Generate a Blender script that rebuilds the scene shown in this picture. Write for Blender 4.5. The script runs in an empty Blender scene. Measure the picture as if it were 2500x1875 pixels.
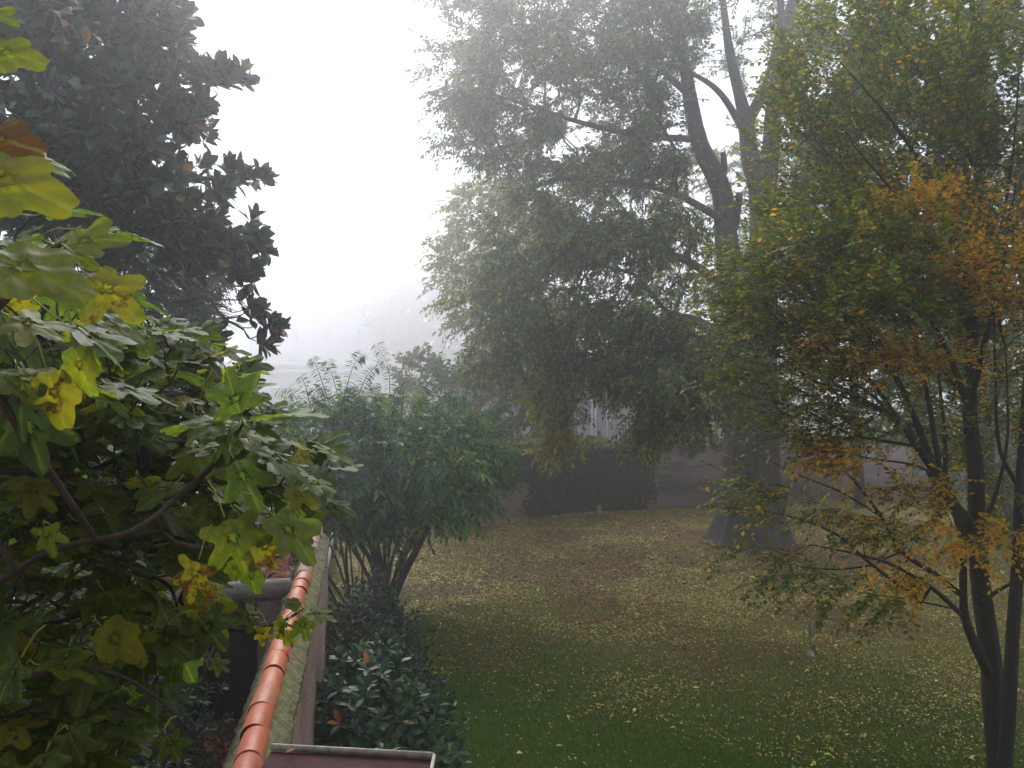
import bpy, math, random
import numpy as np
from mathutils import Vector
C = bpy.context.scene
COL = C.collection
R = np.random.default_rng(7)
random.seed(7)
F = 1962.0      # focal length in pixels of the 2500 px wide photograph
H = 5.0         # eye height above the lawn
HZ = 955.0      # horizon row

# ------------------------------------------------------------------ camera
cam = bpy.data.cameras.new("camera"); co = bpy.data.objects.new("camera", cam); COL.objects.link(co)
co.location = (0, 0, H); co.rotation_euler = (math.radians(90), 0, 0)
cam.sensor_width = 36; cam.lens = 36 * F / 2500; cam.shift_y = (HZ - 937.5) / 2500
cam.clip_start = 0.05; cam.clip_end = 600
C.camera = co

# ------------------------------------------------------------------ sky, sun, exposure
SUN_EL, SUN_AZ = math.radians(41), math.radians(-13)      # azimuth from +Y towards +X
w = bpy.data.worlds.new("World"); C.world = w; w.use_nodes = True
nt = w.node_tree; nt.nodes.clear()
sky = nt.nodes.new('ShaderNodeTexSky'); sky.sky_type = 'NISHITA'; sky.sun_disc = False
sky.sun_elevation = SUN_EL; sky.sun_rotation = SUN_AZ; sky.air_density = 1.0; sky.dust_density = 6.0
mx = nt.nodes.new('ShaderNodeMixRGB'); mx.inputs['Fac'].default_value = 0.8      # overcast: mostly grey cloud
mx.inputs['Color2'].default_value = (11.2, 12.0, 14.2, 1)
bg = nt.nodes.new('ShaderNodeBackground'); bg.inputs['Strength'].default_value = 0.085
out = nt.nodes.new('ShaderNodeOutputWorld')
nt.links.new(sky.outputs[0], mx.inputs['Color1']); nt.links.new(mx.outputs[0], bg.inputs['Color'])
nt.links.new(bg.outputs[0], out.inputs[0])
sl = bpy.data.lights.new("sun", 'SUN'); so = bpy.data.objects.new("sun", sl); COL.objects.link(so)
sl.energy = 3.0; sl.angle = math.radians(32); sl.color = (1, 0.985, 0.97)
sd = Vector((math.sin(SUN_AZ) * math.cos(SUN_EL), math.cos(SUN_AZ) * math.cos(SUN_EL), math.sin(SUN_EL)))
so.rotation_euler = (-sd).to_track_quat('-Z', 'Y').to_euler()
C.view_settings.view_transform = 'Standard'; C.view_settings.look = 'None'
C.view_settings.exposure = 0.15; C.view_settings.gamma = 1.0
C.render.engine = 'CYCLES'
C.cycles.volume_bounces = 4; C.cycles.max_bounces = 8; C.cycles.diffuse_bounces = 3
C.cycles.transmission_bounces = 4; C.cycles.transparent_max_bounces = 8
C.cycles.use_denoising = True
HAZE_DENSITY = 0.0075

# ------------------------------------------------------------------ helpers
def P(u, v, Y):
    return np.array([(u - 1250) / F * Y, Y, H - (v - HZ) / F * Y])
def Puv(u, v, Y):
    return np.stack([(u - 1250) / F * Y, Y, H - (v - HZ) / F * Y], -1)
def GY(v, z=0.0):
    return (H - z) * F / (v - HZ)
def nrmz(a):
    return a / np.maximum(np.linalg.norm(a, axis=-1, keepdims=True), 1e-9)
def tag(o, label=None, cat=None, group=None, kind=None):
    if label: o['label'] = label
    if cat: o['category'] = cat
    if group: o['group'] = group
    if kind: o['kind'] = kind
    return o
def empty(name, loc, label, cat, group=None):
    o = bpy.data.objects.new(name, None); COL.objects.link(o); o.location = loc
    return tag(o, label, cat, group)
def arrmesh(name, V, faces, mat, parent=None, attrs=None, smooth=True, mi=None):
    """faces: list of (k,n) int arrays (n = corners)"""
    me = bpy.data.meshes.new(name)
    V = np.asarray(V, dtype=np.float64)
    if parent is not None:
        V = V - np.array(parent.matrix_basis.translation)
    me.vertices.add(len(V)); me.vertices.foreach_set('co', V.astype(np.float32).ravel())
    faces = [np.asarray(f) for f in faces if len(f)]
    nl = sum(f.size for f in faces); nf = sum(len(f) for f in faces)
    me.loops.add(nl); me.polygons.add(nf)
    me.loops.foreach_set('vertex_index', np.concatenate([f.ravel() for f in faces]).astype(np.int32))
    tot = np.concatenate([np.full(len(f), f.shape[1]) for f in faces])
    st = np.concatenate([[0], np.cumsum(tot)[:-1]])
    me.polygons.foreach_set('loop_start', st.astype(np.int32))
    try: me.polygons.foreach_set('loop_total', tot.astype(np.int32))
    except Exception: pass
    if smooth: me.polygons.foreach_set('use_smooth', np.ones(nf, dtype=bool))
    mats = mat if isinstance(mat, (list, tuple)) else [mat]
    for m in mats: me.materials.append(m)
    if mi is not None: me.polygons.foreach_set('material_index', np.asarray(mi, dtype=np.int32))
    for k, a in (attrs or {}).items():
        a = np.asarray(a, dtype=np.float32)
        if a.ndim == 1:
            at = me.attributes.new(k, 'FLOAT', 'POINT'); at.data.foreach_set('value', a)
        else:
            at = me.attributes.new(k, 'FLOAT_VECTOR', 'POINT'); at.data.foreach_set('vector', a.ravel())
    me.update(calc_edges=True); me.validate()
    o = bpy.data.objects.new(name, me); COL.objects.link(o)
    if parent is not None: o.parent = parent
    return o
class MB:
    """collects shapes into ONE mesh"""
    def __init__(s): s.v = []; s.f = {}; s.n = 0
    def add(s, V, faces):
        V = np.asarray(V, float)
        for f in faces:
            f = np.asarray(f)
            if f.ndim == 1: f = f[None]
            s.f.setdefault(f.shape[1], []).append(f + s.n)
        s.v.append(V); s.n += len(V); return s
    def box(s, c, d, rz=0.0, rx=0.0, ry=0.0):
        c = np.array(c, float); d = np.array(d, float) / 2
        k = np.array([[x, y, z] for x in (-1, 1) for y in (-1, 1) for z in (-1, 1)]) * d
        a = rx; k = k @ np.array([[1, 0, 0], [0, math.cos(a), math.sin(a)], [0, -math.sin(a), math.cos(a)]])
        a = ry; k = k @ np.array([[math.cos(a), 0, -math.sin(a)], [0, 1, 0], [math.sin(a), 0, math.cos(a)]])
        a = rz; k = k @ np.array([[math.cos(a), math.sin(a), 0], [-math.sin(a), math.cos(a), 0], [0, 0, 1]])
        return s.add(k + c, [np.array([[0, 1, 3, 2], [4, 6, 7, 5], [0, 4, 5, 1], [2, 3, 7, 6], [0, 2, 6, 4], [1, 5, 7, 3]])])
    def tube(s, pts, rad, sides=10, flute=0.0, kf=5, cap=True, ph=0.0, wob=0.0):
        pts = np.asarray(pts, float); rad = np.broadcast_to(np.asarray(rad, float), (len(pts),))
        d = nrmz(np.gradient(pts, axis=0)); ref = np.array([0.93, 0.3, 0.21])
        u = nrmz(np.cross(d, ref)); w2 = np.cross(d, u)
        th = np.linspace(0, 2 * math.pi, sides, endpoint=False)
        fl = np.broadcast_to(np.asarray(flute, float), (len(pts),))[:, None]
        m = 1 + fl * (np.cos(kf * th + ph) + 0.5 * np.cos((kf * 2 + 1) * th + 1.3 * ph))[None, :]
        if wob: m = m + wob * R.normal(0, 1, m.shape)
        r = rad[:, None] * m
        V = pts[:, None] + r[..., None] * (u[:, None] * np.cos(th)[None, :, None] + w2[:, None] * np.sin(th)[None, :, None])
        V = V.reshape(-1, 3); n = len(pts)
        i = np.arange(n - 1)[:, None] * sides; j = np.arange(sides)[None]; j2 = (j + 1) % sides
        f = np.stack([i + j, i + j2, i + sides + j2, i + sides + j], -1).reshape(-1, 4)
        s.add(V, [f])
        if cap:
            k = len(V)
            s.add(V[-sides:], [np.arange(sides)]); s.add(V[:sides], [np.arange(sides)[::-1]])
        return s
    def build(s, name, mat, parent=None, smooth=False):
        V = np.concatenate(s.v)
        return arrmesh(name, V, [np.concatenate(v) for v in s.f.values()], mat, parent, smooth=smooth)
def catmull(pts, n):
    pts = np.asarray(pts, float); m = len(pts)
    if m < 3:
        t = np.linspace(0, 1, n)[:, None]; return pts[0] * (1 - t) + pts[-1] * t
    e = np.vstack([2 * pts[0] - pts[1], pts, 2 * pts[-1] - pts[-2]])
    t = np.linspace(0, m - 1 - 1e-6, n); i = t.astype(int); f = (t - i)[:, None]
    p0, p1, p2, p3 = e[i], e[i + 1], e[i + 2], e[i + 3]
    return 0.5 * (2 * p1 + (p2 - p0) * f + (2 * p0 - 5 * p1 + 4 * p2 - p3) * f ** 2 + (3 * p1 - p0 - 3 * p2 + p3) * f ** 3)
def inpoly(poly, u, v):
    poly = np.asarray(poly, float); ins = np.zeros(len(u), bool); j = len(poly) - 1
    for i in range(len(poly)):
        xi, yi = poly[i]; xj, yj = poly[j]
        c = ((yi > v) != (yj > v)) & (u < (xj - xi) * (v - yi) / (yj - yi + 1e-12) + xi)
        ins ^= c; j = i
    return ins
def edgedist(poly, u, v):
    poly = np.asarray(poly, float); q = np.stack([u, v], -1); best = np.full(len(u), 1e9)
    for i in range(len(poly)):
        a = poly[i]; b = poly[(i + 1) % len(poly)]; ab = b - a
        t = np.clip(((q - a) @ ab) / (ab @ ab + 1e-9), 0, 1)
        best = np.minimum(best, np.linalg.norm(q - (a + t[:, None] * ab), axis=1))
    return best
def crown(poly, n, Y0, thick, edge=120, clump=0.0, per=7):
    """points of a crown whose outline, at distance Y0, is poly; real depth +-thick, rounded off at the edge"""
    poly = np.asarray(poly, float); lo = poly.min(0); hi = poly.max(0); U = []; 
    while sum(map(len, U)) < n:
        q = R.uniform(lo, hi, (n * 2, 2)); U.append(q[inpoly(poly, q[:, 0], q[:, 1])])
    q = np.concatenate(U)[:n]
    e = np.clip(edgedist(poly, q[:, 0], q[:, 1]) / edge, 0, 1)
    y = R.uniform(-1, 1, n) * thick * np.sqrt(e * (2 - e))
    p = Puv(q[:, 0], q[:, 1], np.full(n, Y0)); p[:, 1] += y
    if clump:      # boughs: most points gather round every per-th one
        c = p[::per]; k = R.random(n) < 0.85; own = R.integers(0, len(c), n)
        g = c[own] + R.normal(0, clump, (n, 3)) * np.array([1, 1, .6]); p = np.where(k[:, None], g, p)
    return p
# ---- tree skeletons
def skeleton(roots, targets, step, pathk=0.35, jit=0.05, sag=0.0):
    """roots: list of (pts, radii). Every target is joined to the nearest wood. Returns nodes, parent index, base radius (or 0), tip flags"""
    N = []; Pn = []; Rr = []; D = []
    for k, (pts, rad) in enumerate(roots):
        pts = np.asarray(pts, float); L = np.linalg.norm(np.diff(pts, axis=0), axis=1).sum()
        n = max(3, int(L / step) + 1); q = catmull(pts, n); r = np.interp(np.linspace(0, 1, n), np.linspace(0, 1, len(rad)), rad)
        base = len(N)
        par = -1
        if k > 0:
            A = np.array(N); dd = np.linalg.norm(A - q[0], axis=1); par = int(dd.argmin())
        for i in range(n):
            N.append(q[i]); Rr.append(r[i]); Pn.append(par if i == 0 else base + i - 1)
            D.append(0.0 if Pn[-1] < 0 else D[Pn[-1]] + step)
    N = list(N)
    cap = len(N) + int(len(targets) * 40) + 10
    A = np.zeros((cap, 3)); A[:len(N)] = N; D = np.concatenate([D, np.zeros(cap - len(D))]); c = len(N)
    Pn = list(Pn); tips = []
    d0 = np.array([np.linalg.norm(A[:c] - t, axis=1).min() for t in targets])
    for ti in np.argsort(d0):
        t = targets[ti]; dd = np.linalg.norm(A[:c] - t, axis=1)
        j = int((dd + pathk * D[:c] * (dd > 0)).argmin()) if pathk else int(dd.argmin())
        L = dd[j]; n = max(1, min(30, int(round(L / step)))); a = A[j].copy(); par = j
        # leave along the parent's own direction a little
        pd = (a - A[Pn[j]]) if Pn[j] >= 0 else np.array([0, 0, step]); pd = pd / (np.linalg.norm(pd) + 1e-9) * L * 0.3
        for i in range(1, n + 1):
            f = i / n
            q = (1 - f) ** 2 * a + 2 * f * (1 - f) * (a + pd) * 1.0 + f ** 2 * t if n > 1 else t
            if i < n: q = q + R.normal(0, jit * step, 3); q[2] -= sag * math.sin(f * math.pi) * L
            A[c] = q; Pn.append(par); D[c] = D[par] + step; par = c; c += 1
        tips.append((ti, c - 1))
    return A[:c], np.array(Pn), np.concatenate([Rr, np.zeros(c - len(Rr))]), tips
def skel_mesh(mb, A, Pn, Rr, rtip, rmax, p=2.4, sides=6, fixed=None, thick_sides=10):
    c = len(A); cnt = np.zeros(c); kids = np.zeros(c, int)
    acc = np.zeros(c)
    for i in range(c - 1, -1, -1):
        if acc[i] == 0: acc[i] = rtip ** p
        j = Pn[i]
        if j >= 0 and j < i: acc[j] += acc[i]
    r = np.minimum(acc ** (1 / p), rmax); r = np.where(Rr > 0, Rr, r)
    pi = Pn.copy(); ok = pi >= 0
    ii = np.nonzero(ok)[0]; a = A[pi[ii]]; b = A[ii]
    dr = np.zeros((c, 3)); dr[ii] = nrmz(b - a); dr[~ok] = (0, 0, 1)
    r_a = np.minimum(r[pi[ii]], r[ii] * 1.25); r_b = r[ii]
    same = (np.einsum('ij,ij->i', dr[pi[ii]], dr[ii]) > 0.5)[:, None]
    da = np.where(same, dr[pi[ii]], dr[ii]); db = dr[ii]
    ref = np.array([0.93, 0.3, 0.21])
    th = np.linspace(0, 2 * math.pi, sides, endpoint=False)
    def ring(q, d, rr):
        u = nrmz(np.cross(d, ref)); w2 = np.cross(d, u)
        return q[:, None] + rr[:, None, None] * (u[:, None] * np.cos(th)[None, :, None] + w2[:, None] * np.sin(th)[None, :, None])
    V = np.concatenate([ring(a, da, r_a), ring(b, db, r_b)], 1).reshape(-1, 3)
    k = np.arange(len(ii))[:, None] * 2 * sides; j = np.arange(sides)[None]; j2 = (j + 1) % sides
    mb.add(V, [np.stack([k + j, k + j2, k + sides + j2, k + sides + j], -1).reshape(-1, 4)])
    return r
# ---- leaves
def T_leaf(w=0.5, fold=0.12, curl=0.15, n=3, tip=0.0):
    """a leaf of unit length along +y: n stations, two halves folded on the midrib"""
    ys = np.linspace(0, 1, n + 2); V = [(0, 0, 0)]; F_ = []
    for y in ys[1:-1]:
        ww = w / 2 * math.sin(math.pi * y ** (0.85 + tip)) ** 0.8; z = -curl * y * y
        V += [(-ww, y, z + fold * ww * 2), (0, y, z), (ww, y, z + fold * ww * 2)]
    V.append((0, 1, -curl)); V = np.array(V); L = len(V) - 1
    tri = [[0, 2, 1], [0, 3, 2]]; quad = []
    for i in range(n - 1):
        b = 1 + 3 * i; quad += [[b, b + 1, b + 4, b + 3], [b + 1, b + 2, b + 5, b + 4]]
    b = 1 + 3 * (n - 1); tri += [[b, b + 1, L], [b + 1, b + 2, L]]
    return V, np.array(tri), np.array(quad).reshape(-1, 4)
def T_kite(w=0.5, curl=0.1):
    V = np.array([(0, 0, 0), (-w / 2, .45, .06), (0, 1, -curl), (w / 2, .45, .06)])
    return V, np.array([[0, 3, 1], [1, 3, 2]]), np.zeros((0, 4), int)
def place(T, pos, d, n, size, wr=None):
    V, tri, quad = T; d = nrmz(d); x = nrmz(np.cross(d, n)); z = np.cross(x, d)
    size = np.broadcast_to(size, (len(pos),))[:, None, None]
    S = np.ones((len(pos), 1)) if wr is None else wr[:, None]
    W = pos[:, None] + size * ((V[None, :, 0] * S)[..., None] * x[:, None] + V[None, :, 1:2] * d[:, None] + V[None, :, 2:3] * z[:, None])
    k = np.arange(len(pos))[:, None, None] * len(V)
    return W.reshape(-1, 3), (tri[None] + k).reshape(-1, 3), (quad[None] + k).reshape(-1, 4)
def leafmesh(name, T, pos, d, n, size, mat, parent, rnd=None, tone=None, wr=None):
    W, t, q = place(T, pos, d, n, size, wr); k = len(T[0])
    rnd = R.random(len(pos)) if rnd is None else rnd
    at = {'rnd': np.repeat(rnd, k)}
    if tone is not None: at['tone'] = np.repeat(tone, k)
    at['luv'] = np.tile(np.stack([T[0][:, 0], T[0][:, 1], T[0][:, 2]], -1), (len(pos), 1))
    return arrmesh(name, W, [t, q], mat, parent, at, smooth=True)
def sprays(tg, od, ntw, tl, nl, spread=0.6, lift=0.0, planar=0.7, ang=55, droop=0.15, leafdroop=0.2, start=0.1):
    """twigs with alternate leaves round every target point"""
    n = len(tg) * ntw; o = np.repeat(tg, ntw, 0); od = np.repeat(od, ntw, 0)
    d = nrmz(od + spread * R.normal(0, 1, (n, 3)) + np.array([0, 0, lift])); L = tl * R.uniform(0.6, 1.3, n)
    pn = nrmz(np.array([0, 0, 1.0]) * planar + R.normal(0, 1, (n, 3)) * (1 - planar)); sd_ = nrmz(np.cross(d, pn)); pn = np.cross(sd_, d)
    t = np.linspace(start, 1, nl)[None] + R.normal(0, 0.3 / nl, (n, nl)); sg = np.where(np.arange(nl) % 2, 1, -1)[None] * np.ones((n, 1))
    pos = o[:, None] + d[:, None] * (L[:, None] * t)[..., None]; pos[..., 2] -= droop * L[:, None] * t ** 2
    a = np.radians(ang + R.normal(0, 14, (n, nl))) * (1 - 0.6 * np.clip(t, 0, 1) ** 3)
    ld = d[:, None] * np.cos(a)[..., None] + sd_[:, None] * (np.sin(a) * sg)[..., None] + R.normal(0, 0.15, (n, nl, 3))
    ld[..., 2] -= leafdroop + droop * t
    ln = pn[:, None] + R.normal(0, 0.3, (n, nl, 3))
    tips = np.stack([o, o + d * L[:, None] * 0.5 - np.array([0, 0, 1]) * (droop * L * .25)[:, None], o + d * L[:, None] - np.array([0, 0, 1]) * (droop * L)[:, None]], 1)
    return pos.reshape(-1, 3), nrmz(ld.reshape(-1, 3)), nrmz(ln.reshape(-1, 3)), np.repeat(np.arange(n), nl), tips
def sticks(mb, pl, r0, r1, sides=3):
    """pl (n,k,3) polylines -> thin tapered twigs"""
    n, k, _ = pl.shape; d = nrmz(pl[:, -1] - pl[:, 0]); ref = np.array([0.93, 0.3, 0.21])
    u = nrmz(np.cross(d, ref)); w2 = np.cross(d, u); th = np.linspace(0, 2 * math.pi, sides, endpoint=False)
    rr = np.linspace(r0, r1, k)
    ringv = (u[:, None] * np.cos(th)[None, :, None] + w2[:, None] * np.sin(th)[None, :, None])
    V = pl[:, :, None] + rr[None, :, None, None] * ringv[:, None]
    V = V.reshape(-1, 3); base = np.arange(n)[:, None, None] * k * sides
    i = np.arange(k - 1)[None, :, None] * sides; j = np.arange(sides)[None, None]; j2 = (j + 1) % sides
    f = np.stack([base + i + j, base + i + j2, base + i + sides + j2, base + i + sides + j], -1).reshape(-1, 4)
    mb.add(V, [f])

# ------------------------------------------------------------------ materials
def newmat(name):
    m = bpy.data.materials.new(name); m.use_nodes = True; nt = m.node_tree; nt.nodes.clear()
    o = nt.nodes.new('ShaderNodeOutputMaterial'); return m, nt, o
def nd(nt, t, **kw):
    n = nt.nodes.new(t)
    for k, v in kw.items(): setattr(n, k, v)
    return n
def ramp(nt, fac, stops, interp='LINEAR'):
    r = nd(nt, 'ShaderNodeValToRGB'); cr = r.color_ramp; cr.interpolation = interp
    while len(cr.elements) < len(stops): cr.elements.new(0.5)
    for e, (p, c) in zip(cr.elements, stops): e.position = p; e.color = (*c, 1)
    nt.links.new(fac, r.inputs[0]); return r.outputs[0]
def noise(nt, scale, detail=4, rough=0.6, vec=None, w=None):
    n = nd(nt, 'ShaderNodeTexNoise'); n.inputs['Scale'].default_value = scale; n.inputs['Detail'].default_value = detail
    n.inputs['Roughness'].default_value = rough
    if vec is not None: nt.links.new(vec, n.inputs['Vector'])
    return n.outputs['Fac']
def objco(nt, scale=(1, 1, 1), rot=(0, 0, 0)):
    t = nd(nt, 'ShaderNodeTexCoord'); m = nd(nt, 'ShaderNodeMapping')
    m.inputs['Scale'].default_value = scale; m.inputs['Rotation'].default_value = rot
    nt.links.new(t.outputs['Object'], m.inputs[0]); return m.outputs[0]
def attr(nt, name):
    a = nd(nt, 'ShaderNodeAttribute'); a.attribute_name = name; return a
def mixc(nt, fac, a, b, mode='MIX'):
    m = nd(nt, 'ShaderNodeMixRGB', blend_type=mode)
    for s, x in ((m.inputs[0], fac), (m.inputs[1], a), (m.inputs[2], b)):
        if isinstance(x, (int, float)): s.default_value = x
        elif isinstance(x, tuple): s.default_value = (*x, 1)
        else: nt.links.new(x, s)
    return m.outputs[0]
def maths(nt, op, a, b=None):
    m = nd(nt, 'ShaderNodeMath', operation=op)
    for s, x in zip(m.inputs, (a, b)):
        if x is None: continue
        if isinstance(x, (int, float)): s.default_value = x
        else: nt.links.new(x, s)
    return m.outputs[0]
def leaf_mat(name, stops, trans=0.35, rough=0.5, spec=0.35, back=None, tonestops=None, tcol=1.6, vein=None, spots=None):
    m, nt, o = newmat(name); a = attr(nt, 'rnd')
    col = ramp(nt, a.outputs['Fac'], stops)
    if tonestops:
        col = mixc(nt, attr(nt, 'tone').outputs['Fac'], col, ramp(nt, a.outputs['Fac'], tonestops))
    if vein or spots:
        luv = attr(nt, 'luv').outputs['Vector']
        if spots:
            sp = nd(nt, 'ShaderNodeVectorMath', operation='SCALE'); nt.links.new(attr(nt, 'seed').outputs['Vector'], sp.inputs[0]); sp.inputs[3].default_value = 17.0
            ad = nd(nt, 'ShaderNodeVectorMath', operation='ADD'); nt.links.new(luv, ad.inputs[0]); nt.links.new(sp.outputs[0], ad.inputs[1])
            nz = noise(nt, 3.2, 5, 0.7, ad.outputs[0])
            col = mixc(nt, 1.0, col, ramp(nt, noise(nt, 5.5, 6, 0.75, ad.outputs[0]), [(0.25, (0.55, 0.6, 0.6)), (0.5, (0.95, 0.95, 0.95)), (0.75, (1.35, 1.25, 1.1))]), 'MULTIPLY')
            th = maths(nt, 'ADD', nz, maths(nt, 'MULTIPLY', attr(nt, 'wear').outputs['Fac'], 0.42))
            th2 = nd(nt, 'ShaderNodeMapRange'); nt.links.new(th, th2.inputs[0]); th2.inputs[1].default_value = 0.66; th2.inputs[2].default_value = 0.80
            col = mixc(nt, th2.outputs[0], col, (0.22, 0.19, 0.012))
            th3 = nd(nt, 'ShaderNodeMapRange'); nt.links.new(th, th3.inputs[0]); th3.inputs[1].default_value = 0.84; th3.inputs[2].default_value = 0.90
            col = mixc(nt, th3.outputs[0], col, (0.085, 0.03, 0.008))
        if vein: col = mixc(nt, maths(nt, 'MULTIPLY', attr(nt, 'vein').outputs['Fac'], vein), col, (0.30, 0.36, 0.09))
    base = col
    if back:
        g = nd(nt, 'ShaderNodeNewGeometry'); base = mixc(nt, g.outputs['Backfacing'], col, mixc(nt, back[1], col, back[0]))
    p = nd(nt, 'ShaderNodeBsdfPrincipled'); nt.links.new(base, p.inputs['Base Color'])
    p.inputs['Roughness'].default_value = rough; p.inputs['Specular IOR Level'].default_value = spec
    if trans > 0:
        t = nd(nt, 'ShaderNodeBsdfTranslucent')
        tc = mixc(nt, 1.0, col, (tcol, tcol * 1.05, tcol * 0.45), 'MULTIPLY'); nt.links.new(tc, t.inputs[0])
        mxs = nd(nt, 'ShaderNodeMixShader'); mxs.inputs[0].default_value = trans
        nt.links.new(p.outputs[0], mxs.inputs[1]); nt.links.new(t.outputs[0], mxs.inputs[2]); nt.links.new(mxs.outputs[0], o.inputs[0])
    else: nt.links.new(p.outputs[0], o.inputs[0])
    return m
def surf_mat(name, c1, c2, scale=3, rough=0.9, bump=0.3, c3=None, stretch=(1, 1, 1), spec=0.3, rot=(0, 0, 0), bscale=4):
    m, nt, o = newmat(name); v = objco(nt, stretch, rot)
    st = [(0.3, c1), (0.7, c2)] if c3 is None else [(0.28, c1), (0.5, c2), (0.72, c3)]
    col = ramp(nt, noise(nt, scale, 6, 0.65, v), st)
    p = nd(nt, 'ShaderNodeBsdfPrincipled'); nt.links.new(col, p.inputs['Base Color']); p.inputs['Roughness'].default_value = rough
    p.inputs['Specular IOR Level'].default_value = spec
    if bump:
        b = nd(nt, 'ShaderNodeBump'); b.inputs['Strength'].default_value = bump; b.inputs['Distance'].default_value = 0.03
        nt.links.new(noise(nt, scale * bscale, 5, 0.7, v), b.inputs['Height']); nt.links.new(b.outputs[0], p.inputs['Normal'])
    nt.links.new(p.outputs[0], o.inputs[0]); return m
def brick_mat(name, c1, c2, mortar, rz=0.0, moss=None, scale=1.0, rough=0.95, face='X'):
    m, nt, o = newmat(name); t = nd(nt, 'ShaderNodeTexCoord')
    sp = nd(nt, 'ShaderNodeSeparateXYZ'); rot = nd(nt, 'ShaderNodeMapping'); rot.inputs['Rotation'].default_value = (0, 0, -rz)
    nt.links.new(t.outputs['Object'], rot.inputs[0]); nt.links.new(rot.outputs[0], sp.inputs[0])
    cb = nd(nt, 'ShaderNodeCombineXYZ'); nt.links.new(sp.outputs[0 if face == 'X' else 1], cb.inputs[0]); nt.links.new(sp.outputs[2], cb.inputs[1])
    b = nd(nt, 'ShaderNodeTexBrick'); nt.links.new(cb.outputs[0], b.inputs['Vector'])
    b.inputs['Scale'].default_value = scale; b.inputs['Brick Width'].default_value = 0.25; b.inputs['Row Height'].default_value = 0.07
    b.inputs['Mortar Size'].default_value = 0.006; b.inputs['Bias'].default_value = 0
    b.inputs['Color1'].default_value = (*c1, 1); b.inputs['Color2'].default_value = (*c2, 1); b.inputs['Mortar'].default_value = (*mortar, 1)
    col = mixc(nt, 0.5, b.outputs['Color'], ramp(nt, noise(nt, 2.5, 6, 0.7), [(0.3, tuple(x * .45 for x in c1)), (0.7, tuple(min(1, x * 1.6) for x in mortar))]))
    if moss:
        mr = nd(nt, 'ShaderNodeMapRange'); nt.links.new(noise(nt, 1.3, 5, 0.7), mr.inputs[0]); mr.inputs[1].default_value = 0.5; mr.inputs[2].default_value = 0.62
        col = mixc(nt, mr.outputs[0], col, moss)
    p = nd(nt, 'ShaderNodeBsdfPrincipled'); nt.links.new(col, p.inputs['Base Color']); p.inputs['Roughness'].default_value = rough
    bp = nd(nt, 'ShaderNodeBump'); bp.inputs['Strength'].default_value = 0.5; bp.inputs['Distance'].default_value = 0.02
    nt.links.new(maths(nt, 'ADD', maths(nt, 'MULTIPLY', b.outputs['Fac'], -1.0), noise(nt, 20, 5, 0.7)), bp.inputs['Height']); nt.links.new(bp.outputs[0], p.inputs['Normal'])
    nt.links.new(p.outputs[0], o.inputs[0]); return m

M_bark_big = surf_mat('bark_big', (0.040, 0.034, 0.031), (0.085, 0.075, 0.068), 5, 0.95, 0.9, stretch=(1.6, 1.6, 0.35), c3=(0.062, 0.056, 0.048))
M_bark_dark = surf_mat('bark_dark', (0.020, 0.016, 0.014), (0.05, 0.041, 0.035), 9, 0.9, 0.6, stretch=(1.5, 1.5, 0.5))
M_bark_fig = surf_mat('bark_fig', (0.035, 0.024, 0.021), (0.085, 0.06, 0.052), 14, 0.85, 0.4)
M_bark_mag = surf_mat('bark_magnolia', (0.04, 0.035, 0.035), (0.08, 0.07, 0.068), 10, 0.9, 0.4)
M_big_leaf = leaf_mat('big_tree_leaf', [(0.0, (0.030, 0.062, 0.030)), (0.6, (0.062, 0.115, 0.042)), (0.90, (0.11, 0.15, 0.038)), (0.96, (0.20, 0.18, 0.025)), (1.0, (0.33, 0.22, 0.03))],
                      trans=0.42, rough=0.5, tonestops=[(0, (0.16, 0.16, 0.04)), (0.6, (0.26, 0.24, 0.055)), (1, (0.38, 0.27, 0.05))])
M_horn_leaf = leaf_mat('hornbeam_leaf', [(0.0, (0.045, 0.085, 0.014)), (0.5, (0.095, 0.130, 0.014)), (0.85, (0.19, 0.19, 0.014)), (0.96, (0.30, 0.23, 0.014)), (1.0, (0.42, 0.22, 0.015))],
                       trans=0.5, rough=0.5, tonestops=[(0, (0.22, 0.21, 0.012)), (0.3, (0.52, 0.35, 0.014)), (0.8, (0.75, 0.36, 0.018)), (1, (0.50, 0.17, 0.012))])
M_mag_leaf = leaf_mat('magnolia_leaf', [(0.0, (0.010, 0.034, 0.018)), (0.7, (0.026, 0.072, 0.036)), (0.95, (0.07, 0.12, 0.045)), (0.97, (0.26, 0.14, 0.05)), (1, (0.36, 0.22, 0.10))],
                      trans=0.12, rough=0.30, spec=0.5, back=((0.085, 0.06, 0.03), 0.3))
M_shrub_leaf = leaf_mat('shrub_leaf', [(0.0, (0.020, 0.070, 0.028)), (0.6, (0.040, 0.13, 0.042)), (1, (0.085, 0.20, 0.040))], trans=0.38, rough=0.5, spec=0.3,
                        tonestops=[(0, (0.10, 0.19, 0.03)), (1, (0.22, 0.32, 0.04))])
M_rhodo_leaf = leaf_mat('rhododendron_leaf', [(0.0, (0.020, 0.055, 0.026)), (0.7, (0.038, 0.095, 0.044)), (0.985, (0.06, 0.13, 0.06)), (1, (0.45, 0.12, 0.03))], trans=0.15, rough=0.5, spec=0.4,
                        tonestops=[(0, (0.05, 0.12, 0.04)), (1, (0.09, 0.17, 0.05))])
M_dark_leaf = leaf_mat('dark_shrub_leaf', [(0.0, (0.012, 0.034, 0.018)), (0.8, (0.026, 0.062, 0.032)), (1, (0.045, 0.09, 0.045))], trans=0.12, rough=0.55, spec=0.25)
M_far_leaf = leaf_mat('distant_leaf', [(0.0, (0.05, 0.08, 0.03)), (1, (0.12, 0.16, 0.05))], trans=0.3, rough=0.6)
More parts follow.
